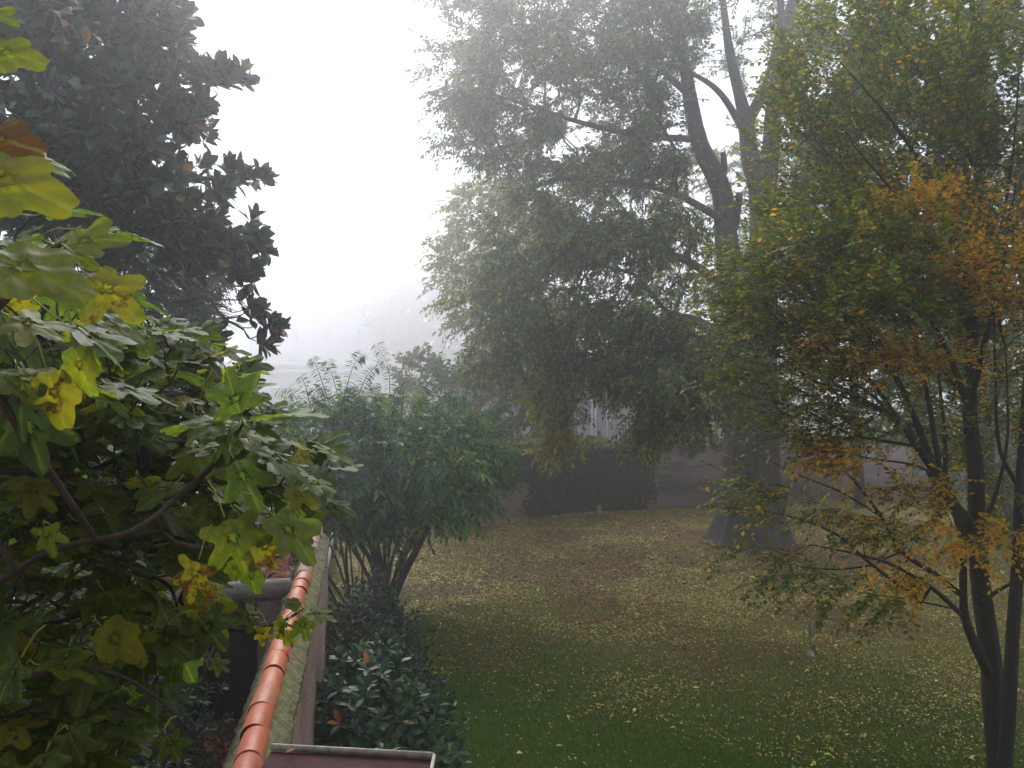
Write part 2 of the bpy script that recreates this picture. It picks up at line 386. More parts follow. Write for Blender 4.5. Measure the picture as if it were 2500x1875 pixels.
M_yel_leaf = leaf_mat('yellow_leaf', [(0.0, (0.10, 0.12, 0.03)), (0.5, (0.20, 0.20, 0.05)), (1, (0.36, 0.29, 0.07))], trans=0.35, rough=0.6)
M_ivy_leaf = leaf_mat('ivy_leaf', [(0.0, (0.014, 0.024, 0.014)), (1, (0.035, 0.05, 0.022))], trans=0.15, rough=0.45, tonestops=[(0, (0.14, 0.15, 0.03)), (1, (0.30, 0.28, 0.05))])
M_palm_leaf = leaf_mat('palm_leaf', [(0.0, (0.04, 0.055, 0.03)), (1, (0.09, 0.10, 0.06))], trans=0.15, rough=0.5)
M_fig_leaf = leaf_mat('fig_leaf', [(0.0, (0.034, 0.068, 0.022)), (0.45, (0.066, 0.105, 0.016)), (0.8, (0.120, 0.155, 0.010)), (0.93, (0.18, 0.20, 0.014)), (1, (0.27, 0.21, 0.015))],
                      trans=0.5, rough=0.55, spec=0.32, back=((0.15, 0.21, 0.05), 0.15), tcol=2.2, vein=0.32, spots=True)
M_stalk = surf_mat('fig_stalk', (0.22, 0.26, 0.05), (0.30, 0.32, 0.08), 20, 0.5, 0)
M_litter = leaf_mat('fallen_leaf', [(0.0, (0.06, 0.03, 0.014)), (0.22, (0.16, 0.085, 0.03)), (0.4, (0.34, 0.26, 0.045)), (0.85, (0.52, 0.46, 0.075)), (1, (0.65, 0.58, 0.20))], trans=0.1, rough=0.7,
                    tonestops=[(0, (0.06, 0.03, 0.018)), (0.6, (0.17, 0.08, 0.04)), (1, (0.33, 0.13, 0.05))])
M_grass = leaf_mat('grass_blade', [(0.0, (0.034, 0.080, 0.003)), (0.7, (0.062, 0.135, 0.004)), (1, (0.11, 0.17, 0.010))], trans=0.3, rough=0.7, spec=0.15)

# ------------------------------------------------------------------ lawn, yard
def lawn_material():
    m, nt, o = newmat('lawn'); v = objco(nt)
    soil = ramp(nt, noise(nt, 9, 8, 0.75, v), [(0.3, (0.018, 0.038, 0.004)), (0.55, (0.038, 0.085, 0.006)), (0.75, (0.065, 0.115, 0.010))])
    br = ramp(nt, noise(nt, 14, 8, 0.8, v), [(0.3, (0.050, 0.038, 0.014)), (0.5, (0.15, 0.118, 0.035)), (0.7, (0.33, 0.275, 0.065))])
    sp = nd(nt, 'ShaderNodeSeparateXYZ'); nt.links.new(v, sp.inputs[0])
    # leaf fall lies under the big tree: distance from its trunk
    dv = nd(nt, 'ShaderNodeVectorMath', operation='DISTANCE'); nt.links.new(v, dv.inputs[0]); dv.inputs[1].default_value = (9.5, 25, 0)
    mr = nd(nt, 'ShaderNodeMapRange'); nt.links.new(maths(nt, 'ADD', dv.outputs['Value'], maths(nt, 'MULTIPLY', noise(nt, 0.5, 6, 0.7, v), 9.0)), mr.inputs[0])
    mr.inputs[1].default_value = 13.5; mr.inputs[2].default_value = 20.5; mr.inputs[3].default_value = 0.85; mr.inputs[4].default_value = 0.08
    col = mixc(nt, mr.outputs[0], soil, br)
    p = nd(nt, 'ShaderNodeBsdfPrincipled'); nt.links.new(col, p.inputs['Base Color']); p.inputs['Roughness'].default_value = 1; p.inputs['Specular IOR Level'].default_value = 0.1
    b = nd(nt, 'ShaderNodeBump'); b.inputs['Strength'].default_value = 0.6; b.inputs['Distance'].default_value = 0.04
    nt.links.new(noise(nt, 18, 6, 0.7, v), b.inputs['Height']); nt.links.new(b.outputs[0], p.inputs['Normal'])
    nt.links.new(p.outputs[0], o.inputs[0]); return m
def hgt(x, y):
    return 0.06 * np.sin(x * 0.55 + 1) * np.sin(y * 0.4) + 0.03 * np.sin(x * 1.3 + y * 0.9) + 0.35 * np.exp(-((x - 7.6) ** 2 + (y - 25.4) ** 2) / 6.0)
gx = np.concatenate([[-250, -100, -50], np.linspace(-30, 45, 151), [70, 120, 250]]); gy = np.concatenate([[-60, -20], np.linspace(0, 60, 121), [90, 150, 300]])
XX, YY = np.meshgrid(gx, gy, indexing='ij'); ZZ = hgt(XX, YY) * ((YY < 62) & (np.abs(XX) < 50))
ny = len(gy); ii, jj = np.meshgrid(np.arange(len(gx) - 1), np.arange(ny - 1), indexing='ij'); q0 = (ii * ny + jj).ravel()
M_lawn = lawn_material()
tag(arrmesh('lawn', np.stack([XX, YY, ZZ], -1).reshape(-1, 3), [np.stack([q0, q0 + ny, q0 + ny + 1, q0 + 1], -1)], M_lawn), kind='structure')

# the low boundary wall runs away from the window on the left
WD = nrmz(np.array([-0.190, 1.0, 0.0])); WN = np.array([WD[1], -WD[0], 0.0])   # along, and to its right
W0 = np.array([-1.65, 4.905, 0.0])
def wallp(s, t, z):   # s: distance in depth (Y), t: right of the tile centre line
    k = (s - W0[1]) / WD[1]; return W0 + WD * k + WN * t + np.array([0, 0, z])
WRZ = math.atan2(-WD[0], WD[1])
YARD = 0.80
yard_m = surf_mat('yard_soil', (0.035, 0.025, 0.018), (0.13, 0.075, 0.045), 12, 1.0, 0.8, c3=(0.07, 0.045, 0.03))
yard_p = surf_mat('yard_paving', (0.13, 0.13, 0.14), (0.22, 0.22, 0.235), 2.5, 0.9, 0.2, c3=(0.17, 0.17, 0.18))
a = wallp(-2, -0.02, 0); b = wallp(36, -0.02, 0)
yv = [(-40, -2, YARD), (a[0], -2, YARD), (b[0], 36, YARD), (-40, 36, YARD), (-40, -2, -0.1), (a[0], -2, -0.1), (b[0], 36, -0.1), (-40, 36, -0.1)]
tag(arrmesh('yard_pavement', np.array(yv), [np.array([[0, 1, 2, 3], [4, 5, 1, 0], [5, 6, 2, 1], [6, 7, 3, 2], [7, 4, 0, 3]])], yard_m, smooth=False), kind='structure')
a2 = wallp(14, -.02, 0)
tag(arrmesh('court_pavement', np.array([(-40, 14, YARD + .004), (a2[0], 14, YARD + .004), (b[0], 35.9, YARD + .004), (-40, 35.9, YARD + .004)]), [np.array([[0, 1, 2, 3]])], yard_p, smooth=False), kind='structure')

# ------------------------------------------------------------------ boundary wall with tile coping
M_wallbrick = brick_mat('old_brick', (0.36, 0.13, 0.075), (0.20, 0.10, 0.075), (0.40, 0.35, 0.30), rz=WRZ, face='Y')
def mossy():
    m, nt, o = newmat('mossy_mortar'); v = objco(nt, (1, 1, 1), (0, 0, -WRZ))
    wv = nd(nt, 'ShaderNodeTexWave', wave_type='BANDS', bands_direction='DIAGONAL'); wv.inputs['Scale'].default_value = 2.6; wv.inputs['Distortion'].default_value = 7.0
    wv.inputs['Detail'].default_value = 4; wv.inputs['Detail Scale'].default_value = 2.0; nt.links.new(v, wv.inputs['Vector'])
    v2 = objco(nt, (5, 0.7, 4), (0, 0, -WRZ + 0.75))
    c = ramp(nt, noise(nt, 6, 7, 0.7, v2), [(0.3, (0.07, 0.075, 0.022)), (0.5, (0.14, 0.135, 0.045)), (0.72, (0.24, 0.205, 0.115))])
    c = mixc(nt, maths(nt, 'MULTIPLY', wv.outputs['Fac'], 0.15), c, (0.075, 0.075, 0.035))
    p = nd(nt, 'ShaderNodeBsdfPrincipled'); nt.links.new(c, p.inputs['Base Color']); p.inputs['Roughness'].default_value = 0.95
    b = nd(nt, 'ShaderNodeBump'); b.inputs['Strength'].default_value = 0.7; b.inputs['Distance'].default_value = 0.03
    nt.links.new(maths(nt, 'ADD', noise(nt, 25, 6, 0.7, v), wv.outputs['Fac']), b.inputs['Height']); nt.links.new(b.outputs[0], p.inputs['Normal'])
    nt.links.new(p.outputs[0], o.inputs[0]); return m
def tile_mat(name, dull):
    m, nt, o = newmat(name); v = objco(nt)
    rd = nd(nt, 'ShaderNodeObjectInfo')
    base = ramp(nt, rd.outputs['Random'], [(0, (0.46, 0.085, 0.026)), (0.3, (0.56, 0.17, 0.07)), (0.6, (0.54, 0.12, 0.038)), (0.8, (0.36, 0.07, 0.026)), (1, (0.46, 0.19, 0.085))])
    c = mixc(nt, 0.28, base, ramp(nt, noise(nt, 14, 7, 0.7, v), [(0.35, (0.26, 0.075, 0.035)), (0.65, (0.56, 0.19, 0.09))]))
    mr = nd(nt, 'ShaderNodeMapRange'); nt.links.new(noise(nt, 7, 7, 0.75, v), mr.inputs[0]); mr.inputs[1].default_value = 0.62 - 0.25 * dull; mr.inputs[2].default_value = 0.74 - 0.25 * dull
    c = mixc(nt, mr.outputs[0], c, (0.24, 0.22, 0.18))
    p = nd(nt, 'ShaderNodeBsdfPrincipled'); nt.links.new(c, p.inputs['Base Color']); p.inputs['Roughness'].default_value = 0.42 + 0.4 * dull; p.inputs['Specular IOR Level'].default_value = 0.5
    b = nd(nt, 'ShaderNodeBump'); b.inputs['Strength'].default_value = 0.25; b.inputs['Distance'].default_value = 0.01
    nt.links.new(noise(nt, 40, 5, 0.7, v), b.inputs['Height']); nt.links.new(b.outputs[0], p.inputs['Normal'])
    nt.links.new(p.outputs[0], o.inputs[0]); return m
M_tile = tile_mat('terracotta_tile', 0.22); M_tile_old = tile_mat('terracotta_tile_lichen', 0.9)
ZT = 2.63
wall = empty('garden_wall', tuple(wallp(4.9, 0.03, 0)), 'low old brick wall with mossy sloping shoulder and orange half round coping tiles', 'wall')
S0, S1 = 1.2, 13.6
def prof(ts, n=60, jit=0.004):
    V = []; ss = np.linspace(S0, S1, n)
    for s in ss:
        for (t, z) in ts: V.append(wallp(s, t + R.normal(0, jit), z + R.normal(0, jit)))
    k = len(ts); i = np.arange(n - 1)[:, None] * k; j = np.arange(k)[None]; j2 = (j + 1) % k
    f = np.stack([i + j, i + j2, i + k + j2, i + k + j], -1).reshape(-1, 4)
    V = np.array(V); mb = MB(); mb.add(V, [f, np.arange(k)[::-1], np.arange(k) + (n - 1) * k]); return mb
prof([(-0.13, -0.0), (-0.13, 2.47), (0.185, 2.47), (0.188, 2.2), (0.180, 1.9), (0.19, 1.5), (0.185, 1.0), (0.185, -0.0)], 220, 0.006).build('brickwork', M_wallbrick, wall)
prof([(-0.20, 2.472), (-0.07, ZT + 0.01), (0.07, ZT + 0.01), (0.215, 2.50), (0.225, 2.472)], 160, 0.006).build('mortar_shoulder', mossy(), wall)
s = S0; k = 0
while s < S1 - 0.1:
    L = 0.40; n = 7; rings = []
    th = np.linspace(-0.15, math.pi + 0.15, 21); sc = 1 + R.normal(0, 0.03)
    jt = R.normal(0, 0.008); jz = R.normal(0, 0.004); jr = R.normal(0, 0.02)
    for q, (ds, rr) in enumerate([(0.0, 0.0948), (0.008, 0.096), (0.2, 0.094), (0.43, 0.0915), (0.43, 0.084), (0.0, 0.0905)]):
        for t in th:
            r = rr * sc * (1 + R.normal(0, 0.005)); rings.append(wallp(s + ds, jt + jr * (ds - .2) + math.cos(t) * r, ZT - 0.01 + jz + 0.002 * (1 - ds / .43) + math.sin(t) * r))
    m_ = len(th); i = np.arange(6)[:, None] * m_; j = np.arange(m_ - 1)[None]
    i2 = ((np.arange(6) + 1) % 6)[:, None] * m_
    f = np.stack([i + j, i + j + 1, i2 + j + 1, i2 + j], -1).reshape(-1, 4)
    old = s > 10.2 and (k % 3 != 0)
    mb = MB(); mb.add(np.array(rings), [f]); mb.build('coping_tile', M_tile_old if old or s > 11.3 else M_tile, wall, smooth=False)
    s += L * WD[1]; k += 1

# ------------------------------------------------------------------ outhouse left of the wall
M_oldbrick2 = brick_mat('outhouse_brick', (0.11, 0.045, 0.035), (0.07, 0.035, 0.03), (0.10, 0.085, 0.075), rz=WRZ, face='X')
M_conc = surf_mat('concrete', (0.06, 0.055, 0.05), (0.17, 0.16, 0.15), 6, 0.9, 0.4, c3=(0.21, 0.21, 0.20))
M_black = surf_mat('dark_plank', (0.012, 0.012, 0.015), (0.022, 0.022, 0.026), 6, 0.8, 0.2)
oh = empty('outhouse', tuple(wallp(9.9, -1.0, YARD)), 'small brick outhouse with dark doorway and flat roof edged in concrete', 'outhouse')
def obox(mb, s0, s1, t0, t1, z0, z1):
    V = [wallp(s, t, z) for s in (s0, s1) for t in (t0, t1) for z in (z0, z1)]
    return mb.add(np.array(V), [np.array([[0, 2, 3, 1], [4, 5, 7, 6], [0, 1, 5, 4], [2, 6, 7, 3], [1, 3, 7, 5], [0, 4, 6, 2]])])
mb = MB(); obox(mb, 9.92, 10.12, -0.52, -0.14, YARD, 2.48); obox(mb, 9.92, 10.12, -1.75, -1.36, YARD, 2.48); obox(mb, 10.12, 12.2, -1.75, -1.60, YARD, 2.30); obox(mb, 10.12, 12.2, -0.29, -0.14, YARD, 2.30)
obox(mb, 12.0, 12.2, -1.60, -0.29, YARD, 2.30); mb.build('walls', M_oldbrick2, oh)
mb = MB(); obox(mb, 9.86, 10.10, -2.6, -0.14, 2.484, 2.66); mb.build('roof_edge_beam', M_conc, oh)
mb = MB(); obox(mb, 10.104, 12.3, -2.6, -0.14, 2.32, 2.44); mb.build('roof', surf_mat('roof_dirt', (0.05, 0.04, 0.035), (0.16, 0.12, 0.10), 9, 1, 0.6), oh)
mb = MB(); obox(mb, 12.305, 12.55, -3.6, -0.12, 1.0, 2.98); mb.build('parapet', surf_mat('sooty_render', (0.035, 0.033, 0.035), (0.075, 0.07, 0.07), 4, 0.95, 0.4), oh)
mb = MB(); obox(mb, 10.45, 10.50, -1.36, -0.52, YARD, 2.30); mb.build('door', M_black, oh)
# spare tiles stacked on the roof
M_tile2 = surf_mat('spare_tile', (0.20, 0.07, 0.04), (0.36, 0.13, 0.08), 12, 0.85, 0.3)
def arc_tile(mb, c, r, L, yaw, tilt=0.0, up=1):
    th = np.linspace(0, math.pi, 11); V = []
    for rr, ds in ((r, -L / 2), (r * 0.92, L / 2), (r * 0.80, L / 2), (r * 0.88, -L / 2)):
        for t in th: V.append((math.cos(t) * rr, ds, up * math.sin(t) * rr + ds * tilt))
    V = np.array(V); cz, sz = math.cos(yaw), math.sin(yaw); V = V @ np.array([[cz, sz, 0], [-sz, cz, 0], [0, 0, 1]]) + np.array(c)
    i = np.arange(4)[:, None] * 11; i2 = ((np.arange(4) + 1) % 4)[:, None] * 11; j = np.arange(10)[None]
    mb.add(V, [np.stack([i + j, i + j + 1, i2 + j + 1, i2 + j], -1).reshape(-1, 4)])
for k in range(9):
    mb = MB(); c = wallp(10.35 + 0.065 * k, -0.36 + R.normal(0, .012), 2.445 + 0.035 * k); arc_tile(mb, c, 0.125, 0.34, WRZ + R.normal(0, .05), 0.25)
    o = mb.build('roof_tile', M_tile2, None); tag(o, 'spare terracotta roof tile nested in the leaning stack beside the coping', 'roof tile', 'spare tiles stacked on the outhouse roof')
for k, (ss, tt, yw, up, lab) in enumerate([(10.5, -0.95, 1.2, -1, 'loose terracotta tile lying hollow side up among roof litter'), (10.42, -0.62, 0.7, 1, 'loose orange tile lying askew in front of the tile stack'), (11.2, -0.75, 2.0, 1, 'loose terracotta tile near the dark parapet at the roof back')]):
    mb = MB(); arc_tile(mb, wallp(ss, tt, 2.445 + (0.11 if up < 0 else 0)), 0.11, 0.34, yw, 0.0, up)
    tag(mb.build('roof_tile', M_tile, None), lab, 'roof tile')
mb = MB(); mb.tube([wallp(10.4, -0.78, 2.47), wallp(10.7, -0.70, 2.50), wallp(11.0, -0.58, 2.60)], [0.012, 0.010, 0.007], 6)
tag(mb.build('fallen_branch', M_conc, None), 'thin bare grey stick lying across the litter on the outhouse roof', 'stick')

# the house the picture is taken from: its canopy corner shows just under the window
cn = empty('house', (0, -1.3, 0), 'house showing only its dark maroon canopy roof with cream metal rim', 'house')
M_hwall = surf_mat('house_render', (0.30, 0.25, 0.20), (0.38, 0.32, 0.26), 2, 0.95, 0.1)
mb = MB(); mb.box((1.0, -1.5, 4.5), (16, 0.4, 9.0)); mb.build('wall', M_hwall, cn)  # out of view behind the camera, added to shade the foreground
mb = MB(); mb.box((1.0, -1.2, 9.1), (17, 1.6, 0.18)); mb.build('eaves', M_hwall, cn)  # unseen overhang above the window, added along with the wall for its shade
PL = P(662, 1834, 4.10); PR = P(1057, 1856, 4.02)
fwd = np.array([0.0, -1.0, -0.06]); wv = PR - PL; LN = 5.35
a0, a1 = PL, PR; b0 = PL + fwd * LN + np.array([-0.05, 0, 0]); b1 = PR + fwd * LN
th_ = np.array([0, 0, -0.05])
M_maroon = surf_mat('maroon_metal', (0.035, 0.010, 0.013), (0.075, 0.028, 0.028), 7, 0.75, 0.25, spec=0.15)
M_cream = surf_mat('cream_metal', (0.20, 0.18, 0.14), (0.50, 0.46, 0.38), 22, 0.6, 0.2)
cs_ = arrmesh('canopy', np.array([a0, a1, b1, b0, a0 + th_, a1 + th_, b1 + th_, b0 + th_]), [np.array([[0, 3, 2, 1], [4, 5, 6, 7], [0, 1, 5, 4], [1, 2, 6, 5], [2, 3, 7, 6], [3, 0, 4, 7]])], M_maroon, cn, smooth=False)
def bar(mb, p, q, w_, h_, up=0.0):
    p = np.asarray(p, float) + np.array([0, 0, up]); q = np.asarray(q, float) + np.array([0, 0, up]); d = nrmz(q - p); s_ = nrmz(np.cross(d, [0, 0, 1])) * w_ / 2; u_ = np.array([0, 0, h_])
    mb.add(np.array([p - s_, p + s_, q + s_, q - s_, p - s_ + u_, p + s_ + u_, q + s_ + u_, q - s_ + u_]), [np.array([[0, 3, 2, 1], [4, 5, 6, 7], [0, 1, 5, 4], [1, 2, 6, 5], [2, 3, 7, 6], [3, 0, 4, 7]])])
o3 = np.array([0, 0.012, 0])
mb = MB(); bar(mb, a0 + o3 - wv * .004, a1 + o3, 0.012, 0.03, 0.003); bar(mb, a0 + o3 * 2.6, a1 + o3 * 2.6, 0.010, 0.018, -0.01); mb.build('rim', M_cream, cn).parent = cs_
mb = MB(); bar(mb, a1 + np.array([0.006, 0.0, 0]), b1 + np.array([0.006, 0, 0]), 0.014, 0.03, 0.003); mb.build('side_rim', M_cream, cn).parent = cs_

for u, v, Y, az, lab in ((697, 1833, 4.02, .9, 'small orange dead leaf caught on the cream rim of the maroon canopy'), (684, 1868, 3.72, 2.2, 'yellow leaf tip lying on the maroon canopy at the bottom edge')):
    q = P(u, v, Y); q[2] = 0.0; t_ = (4.06 - Y) ; q[2] = PL[2] - 0.06 * t_ + 0.03
    k_ = leafmesh('dead_leaf', T_leaf(0.5, .2, .3, 3), np.array([q]), np.array([[math.cos(az), math.sin(az), .25]]), np.array([[0, -.5, 1.0]]), np.array([0.06]), M_litter, None, rnd=np.array([.6]), tone=np.array([1.0 if az < 1 else 0.0]))
    tag(k_, lab, 'leaf')
# ------------------------------------------------------------------ far garden wall, ivy, buildings
FW = [(P(905, 1280, 1) * 0 + np.array([-7.2, 30.5, 0])), np.array([-1.0, 31.0, 0]), np.array([9.6, 36.6, 0]), np.array([21.5, 38.4, 0]), np.array([34, 40, 0])]
M_farbrick = brick_mat('far_brick', (0.30, 0.155, 0.13), (0.24, 0.14, 0.12), (0.33, 0.28, 0.26), rz=0.45, face='X', moss=(0.10, 0.09, 0.06))
fw = empty('perimeter_wall', (4, 33.6, 0), 'long tall brick wall closing the far side of the lawn behind the big tree', 'wall')
mb = MB(); cp = MB()
for a, b in zip(FW[:-1], FW[1:]):
    d = nrmz(b - a); n_ = np.array([-d[1], d[0], 0]) * 0.18; q = b + d * 0.02
    for m2, o_, z0, z1 in ((mb, 1.0, -0.2, 2.74), (cp, 1.25, 2.742, 2.84)):
        V = [p_ + sgn * n_ * o_ + np.array([0, 0, z]) for p_ in (a, q) for sgn in (-1, 1) for z in (z0, z1)]
        m2.add(np.array(V), [np.array([[0, 2, 3, 1], [4, 5, 7, 6], [0, 1, 5, 4], [2, 6, 7, 3], [1, 3, 7, 5], [0, 4, 6, 2]])])
mb.build('brickwork', M_farbrick, fw); cp.build('coping', surf_mat('dark_coping', (0.05, 0.05, 0.05), (0.10, 0.09, 0.085), 4, 0.95, 0.3), fw)
def onwall(u):   # point of the far wall's face seen at column u
    for a, b in zip(FW[:-1], FW[1:]):
        k = (u - 1250) / F; den = (b[0] - a[0]) - k * (b[1] - a[1])
        t = (k * a[1] - a[0]) / den
        if -0.001 <= t <= 1.001: return a + t * (b - a)
    return FW[-1]
def ivy(name, u0, u1, n, lab, top=0.25, bare=None):
    us = R.uniform(u0, u1, n); z = R.uniform(0, 1, n) ** 0.8 * (2.85 + top * (1 + np.sin(us * .045) + .6 * np.sin(us * .17)) * .7)
    keep = z > 0.0
    us = us + R.normal(0, 9, n) + 10 * np.sin(z * 5 + us * .05); e = np.minimum(us - u0, u1 - us) / 90; keep &= (R.random(n) < np.clip(e + 0.25, 0, 1))
    if bare is not None: keep &= z > bare + 0.25 * np.sin(us * 0.07) + 0.2 * np.sin(us * .23)
    us = us[keep]; z = z[keep]; n = len(us)
    p = np.array([onwall(u) for u in us]); p[:, 1] -= 0.22 + R.random(n) ** 2 * 0.28 * (0.5 + z / 3); p[:, 2] = z
    d = nrmz(np.stack([R.normal(0, 0.5, n), -0.4 * np.ones(n), -1 + R.normal(0, 0.4, n)], -1)); nn = nrmz(np.stack([R.normal(0, .5, n), -np.ones(n), 0.5 + R.normal(0, .4, n)], -1))
    tone = ((z > 2.72) & (R.random(n) < 0.75)).astype(float)
    e_ = empty(name, (float(p[:, 0].mean()), float(p[:, 1].mean()), 0), lab, 'ivy')
    leafmesh('foliage', T_kite(0.8), p, d, nn, R.uniform(0.12, 0.2, n), M_ivy_leaf, e_, tone=tone)
    st = MB()
    for k in range(10 if bare is None else 0):
        u = u0 + (u1 - u0) * (k + .5) / 10; b_ = onwall(u); b_[1] -= 0.22
        st.tube([b_, b_ + np.array([R.normal(0, .15), 0, 1.2]), b_ + np.array([R.normal(0, .4), 0, 2.6])], [0.03, 0.02, 0.01], 5)
    if bare is None: st.build('stem', M_bark_dark, e_)
ivy('wall_ivy', 1285, 1592, 16000, 'dense dark ivy curtain covering the far wall from top to lawn')
ivy('wall_ivy', 960, 1300, 11000, 'ivy over the upper far wall behind the drooping yellow boughs', bare=1.5)
ivy('wall_ivy', 1590, 1800, 3500, 'thin ivy fringe along the top of the bare pink brick stretch', bare=2.45)
M_post = surf_mat('weathered_post', (0.08, 0.08, 0.085), (0.14, 0.14, 0.14), 5, 0.9, 0.2)
for u, hh, wd, lab in ((1421, 0.42, .11, 'squat dark post on the far wall top nearer the hanging yellow bough'), (1442, 0.16, .08, 'tiny dark stub on the far wall top between two squat posts'), (1463, 0.46, .12, 'squat dark post on the far wall top, the taller of the two big ones'), (1481, 0.12, .08, 'low dark stub on the wall top beside the taller squat post')):
    b_ = onwall(u); mb = MB(); mb.box((b_[0], b_[1], 2.845 + hh / 2), (wd, wd, hh)); mb.box((b_[0], b_[1], 2.845 + hh + 0.013), (wd * 1.25, wd * 1.25, 0.025))
    tag(mb.build('coping_post', M_post), lab, 'post', 'little posts on the far wall')

M_render = surf_mat('pale_render', (0.50, 0.47, 0.45), (0.58, 0.55, 0.53), 0.6, 0.95, 0.05)
M_render2 = surf_mat('grey_render', (0.42, 0.42, 0.44), (0.48, 0.48, 0.50), 0.6, 0.95, 0.05)
M_white = surf_mat('white_paint', (0.72, 0.72, 0.74), (0.80, 0.80, 0.82), 2, 0.6, 0.05)
M_roof = surf_mat('roof_tiles_far', (0.20, 0.17, 0.16), (0.28, 0.24, 0.22), 2, 0.95, 0.2)
M_glass = surf_mat('dark_glass', (0.06, 0.07, 0.08), (0.09, 0.10, 0.11), 1, 0.25, 0)
def prism_roof(mb, x0, x1, y0, y1, z0, z1, ov=0.4):
    ym = (y0 + y1) / 2; x0 -= ov; x1 += ov; y0 -= ov; y1 += ov
    mb.add(np.array([(x0, y0, z0), (x1, y0, z0), (x1, y1, z0), (x0, y1, z0), (x0 + 1.5, ym, z1), (x1 - 1.5, ym, z1)]), [np.array([[0, 3, 2, 1], [0, 1, 5, 4], [2, 3, 4, 5]]), np.array([[1, 2, 5], [3, 0, 4]])])
# long low building
lb = empty('long_building', (-24, 130, 0), 'long low pale building with a shallow roof, faint beyond the shrub', 'building')
mb = MB(); mb.box((-26, 138, 3.9), (54, 16, 7.8)); mb.build('walls', M_render, lb)
mb = MB(); prism_roof(mb, -53, 1, 130, 146, 8.55, 10.0, 0.8); mb.build('roof', M_roof, lb)
mb = MB(); mb.box((-26, 129.4, 8.17), (55.4, 0.9, 0.74)); mb.build('fascia', M_render2, lb)
for x in (-46, -38, -30, -22, -14, -6):
    mb = MB(); mb.box((x, 129.9, 4.0), (2.2, 0.2, 3.4)); wn_ = mb.build('window', M_white, lb)
    mb = MB(); mb.box((x, 129.78, 4.0), (1.9, 0.1, 3.1)); pn_ = mb.build('pane', M_glass, lb); pn_.parent = wn_
# taller house behind
tb = empty('tall_house', (-45, 205, 0), 'tall pale house almost lost in the fog above the long roof', 'building')
mb = MB(); mb.box((-48, 205, 12.0), (32, 20, 24)); mb.build('walls', M_render, tb)
mb = MB(); prism_roof(mb, -64, -32, 195, 215, 24.01, 28, 1); mb.build('roof', M_roof, tb)
mb = MB(); mb.box((-38, 198, 27.4), (2, 2, 3.6)); mb.box((-38, 198, 29.35), (2.4, 2.4, 0.3)); mb.build('chimney', M_render2, tb)
for x in (-60, -53, -45, -37):
    for z in (19, 12.5):
        mb = MB(); mb.box((x, 194.9, z), (2, 0.2, 3)); mb.build('window', M_render2, tb)
# pavilion with pairs of white posts behind the wall
pv = empty('garden_pavilion', (5, 47, 0), 'pale pavilion with slim white posts seen through the gap under the big tree', 'building')
mb = MB(); mb.box((6.0, 50.0, 2.6), (20, 6, 5.2)); mb.build('walls', surf_mat('lavender_render', (0.40, 0.39, 0.41), (0.46, 0.45, 0.47), 0.7, 0.95, 0.05), pv)
mb = MB(); prism_roof(mb, -4, 16, 46.4, 53, 5.21, 7.0); mb.build('roof', M_roof, pv)
mb = MB(); mb.box((6.0, 46.6, 0.9), (20.0, 0.5, 1.8)); mb.build('plinth', M_render2, pv)
for u in (1330, 1338, 1413, 1445, 1454, 1482, 1490, 1560, 1568, 1640):
    x = (u - 1250) / F * 46.55; mb = MB(); mb.box((x, 46.55, 3.5), (0.10, 0.10, 3.4)); mb.box((x, 46.55, 1.9), (0.16, 0.16, 0.18)); mb.build('post', M_white, pv)

# ------------------------------------------------------------------ garden stakes with oval heads
M_stk = surf_mat('stake_green', (0.10, 0.13, 0.10), (0.17, 0.20, 0.16), 8, 0.7, 0.1); M_stkb = surf_mat('stake_base', (0.20, 0.19, 0.16), (0.34, 0.32, 0.28), 12, 0.8, 0.2)
def stake(u, vb, vt, Y, lab, pale):
    b_ = P(u, vb, Y); top = P(u, vt, Y); hh = top[2] - b_[2]; b_[2] = hgt(b_[0], Y)
    e_ = empty('garden_stake', tuple(b_), lab, 'stake', 'oval headed stakes on the lawn')
    mb = MB(); mb.tube([b_, b_ + np.array([0.004, 0, hh * .6])], [0.012, 0.011], 8); mb.build('stem', M_stk, e_)
    mb = MB(); zz = np.linspace(0, 1, 13); hp = [b_ + np.array([0.004, 0, hh * (.55 + .45 * z)]) for z in zz]
    mb.tube(hp, 0.012 + (0.034 + 0.03 * pale) * np.sin(np.pi * zz ** 0.8) ** 0.7, 12); mb.build('head', M_stkb if pale else M_stk, e_, smooth=True)
    mb = MB(); mb.tube([b_ + np.array([0, 0, z]) for z in (-.02, .02, .06, .11, .15)], [0.075, 0.08, 0.06, 0.03, 0.015], 10); mb.build('foot', M_stkb, e_, smooth=True)
stake(1979, 1608, 1520, GY(1608), 'green stake with narrow oval head and pale foot standing in the near lawn', 0)
stake(1463, 1288, 1230, GY(1288), 'small pale stake standing on the leaf carpet before the dark ivy', 1)

# ------------------------------------------------------------------ fallen leaves, grass
def sstep(a, b, x):
    t = np.clip((x - a) / (b - a), 0, 1); return t * t * (3 - 2 * t)
def vnoise(x, y, s, seed=0):
    rg = np.random.default_rng(seed); G = rg.random((64, 64)); x = x * s; y = y * s
    xi = np.floor(x).astype(int); yi = np.floor(y).astype(int); fx = x - xi; fy = y - yi; fx = fx * fx * (3 - 2 * fx); fy = fy * fy * (3 - 2 * fy)
    g = lambda a, b: G[a % 64, b % 64]
    return (g(xi, yi) * (1 - fx) + g(xi + 1, yi) * fx) * (1 - fy) + (g(xi, yi + 1) * (1 - fx) + g(xi + 1, yi + 1) * fx) * fy
n = 900000; y = R.uniform(9.5, 38, n); x = R.uniform(-0.62, 0.66, n) * y
dens = 0.035 + 0.9 * sstep(11.5, 21, y + 1.5 * vnoise(x, y, .4, 1) + np.clip(x, -2, 7) * 0.45)
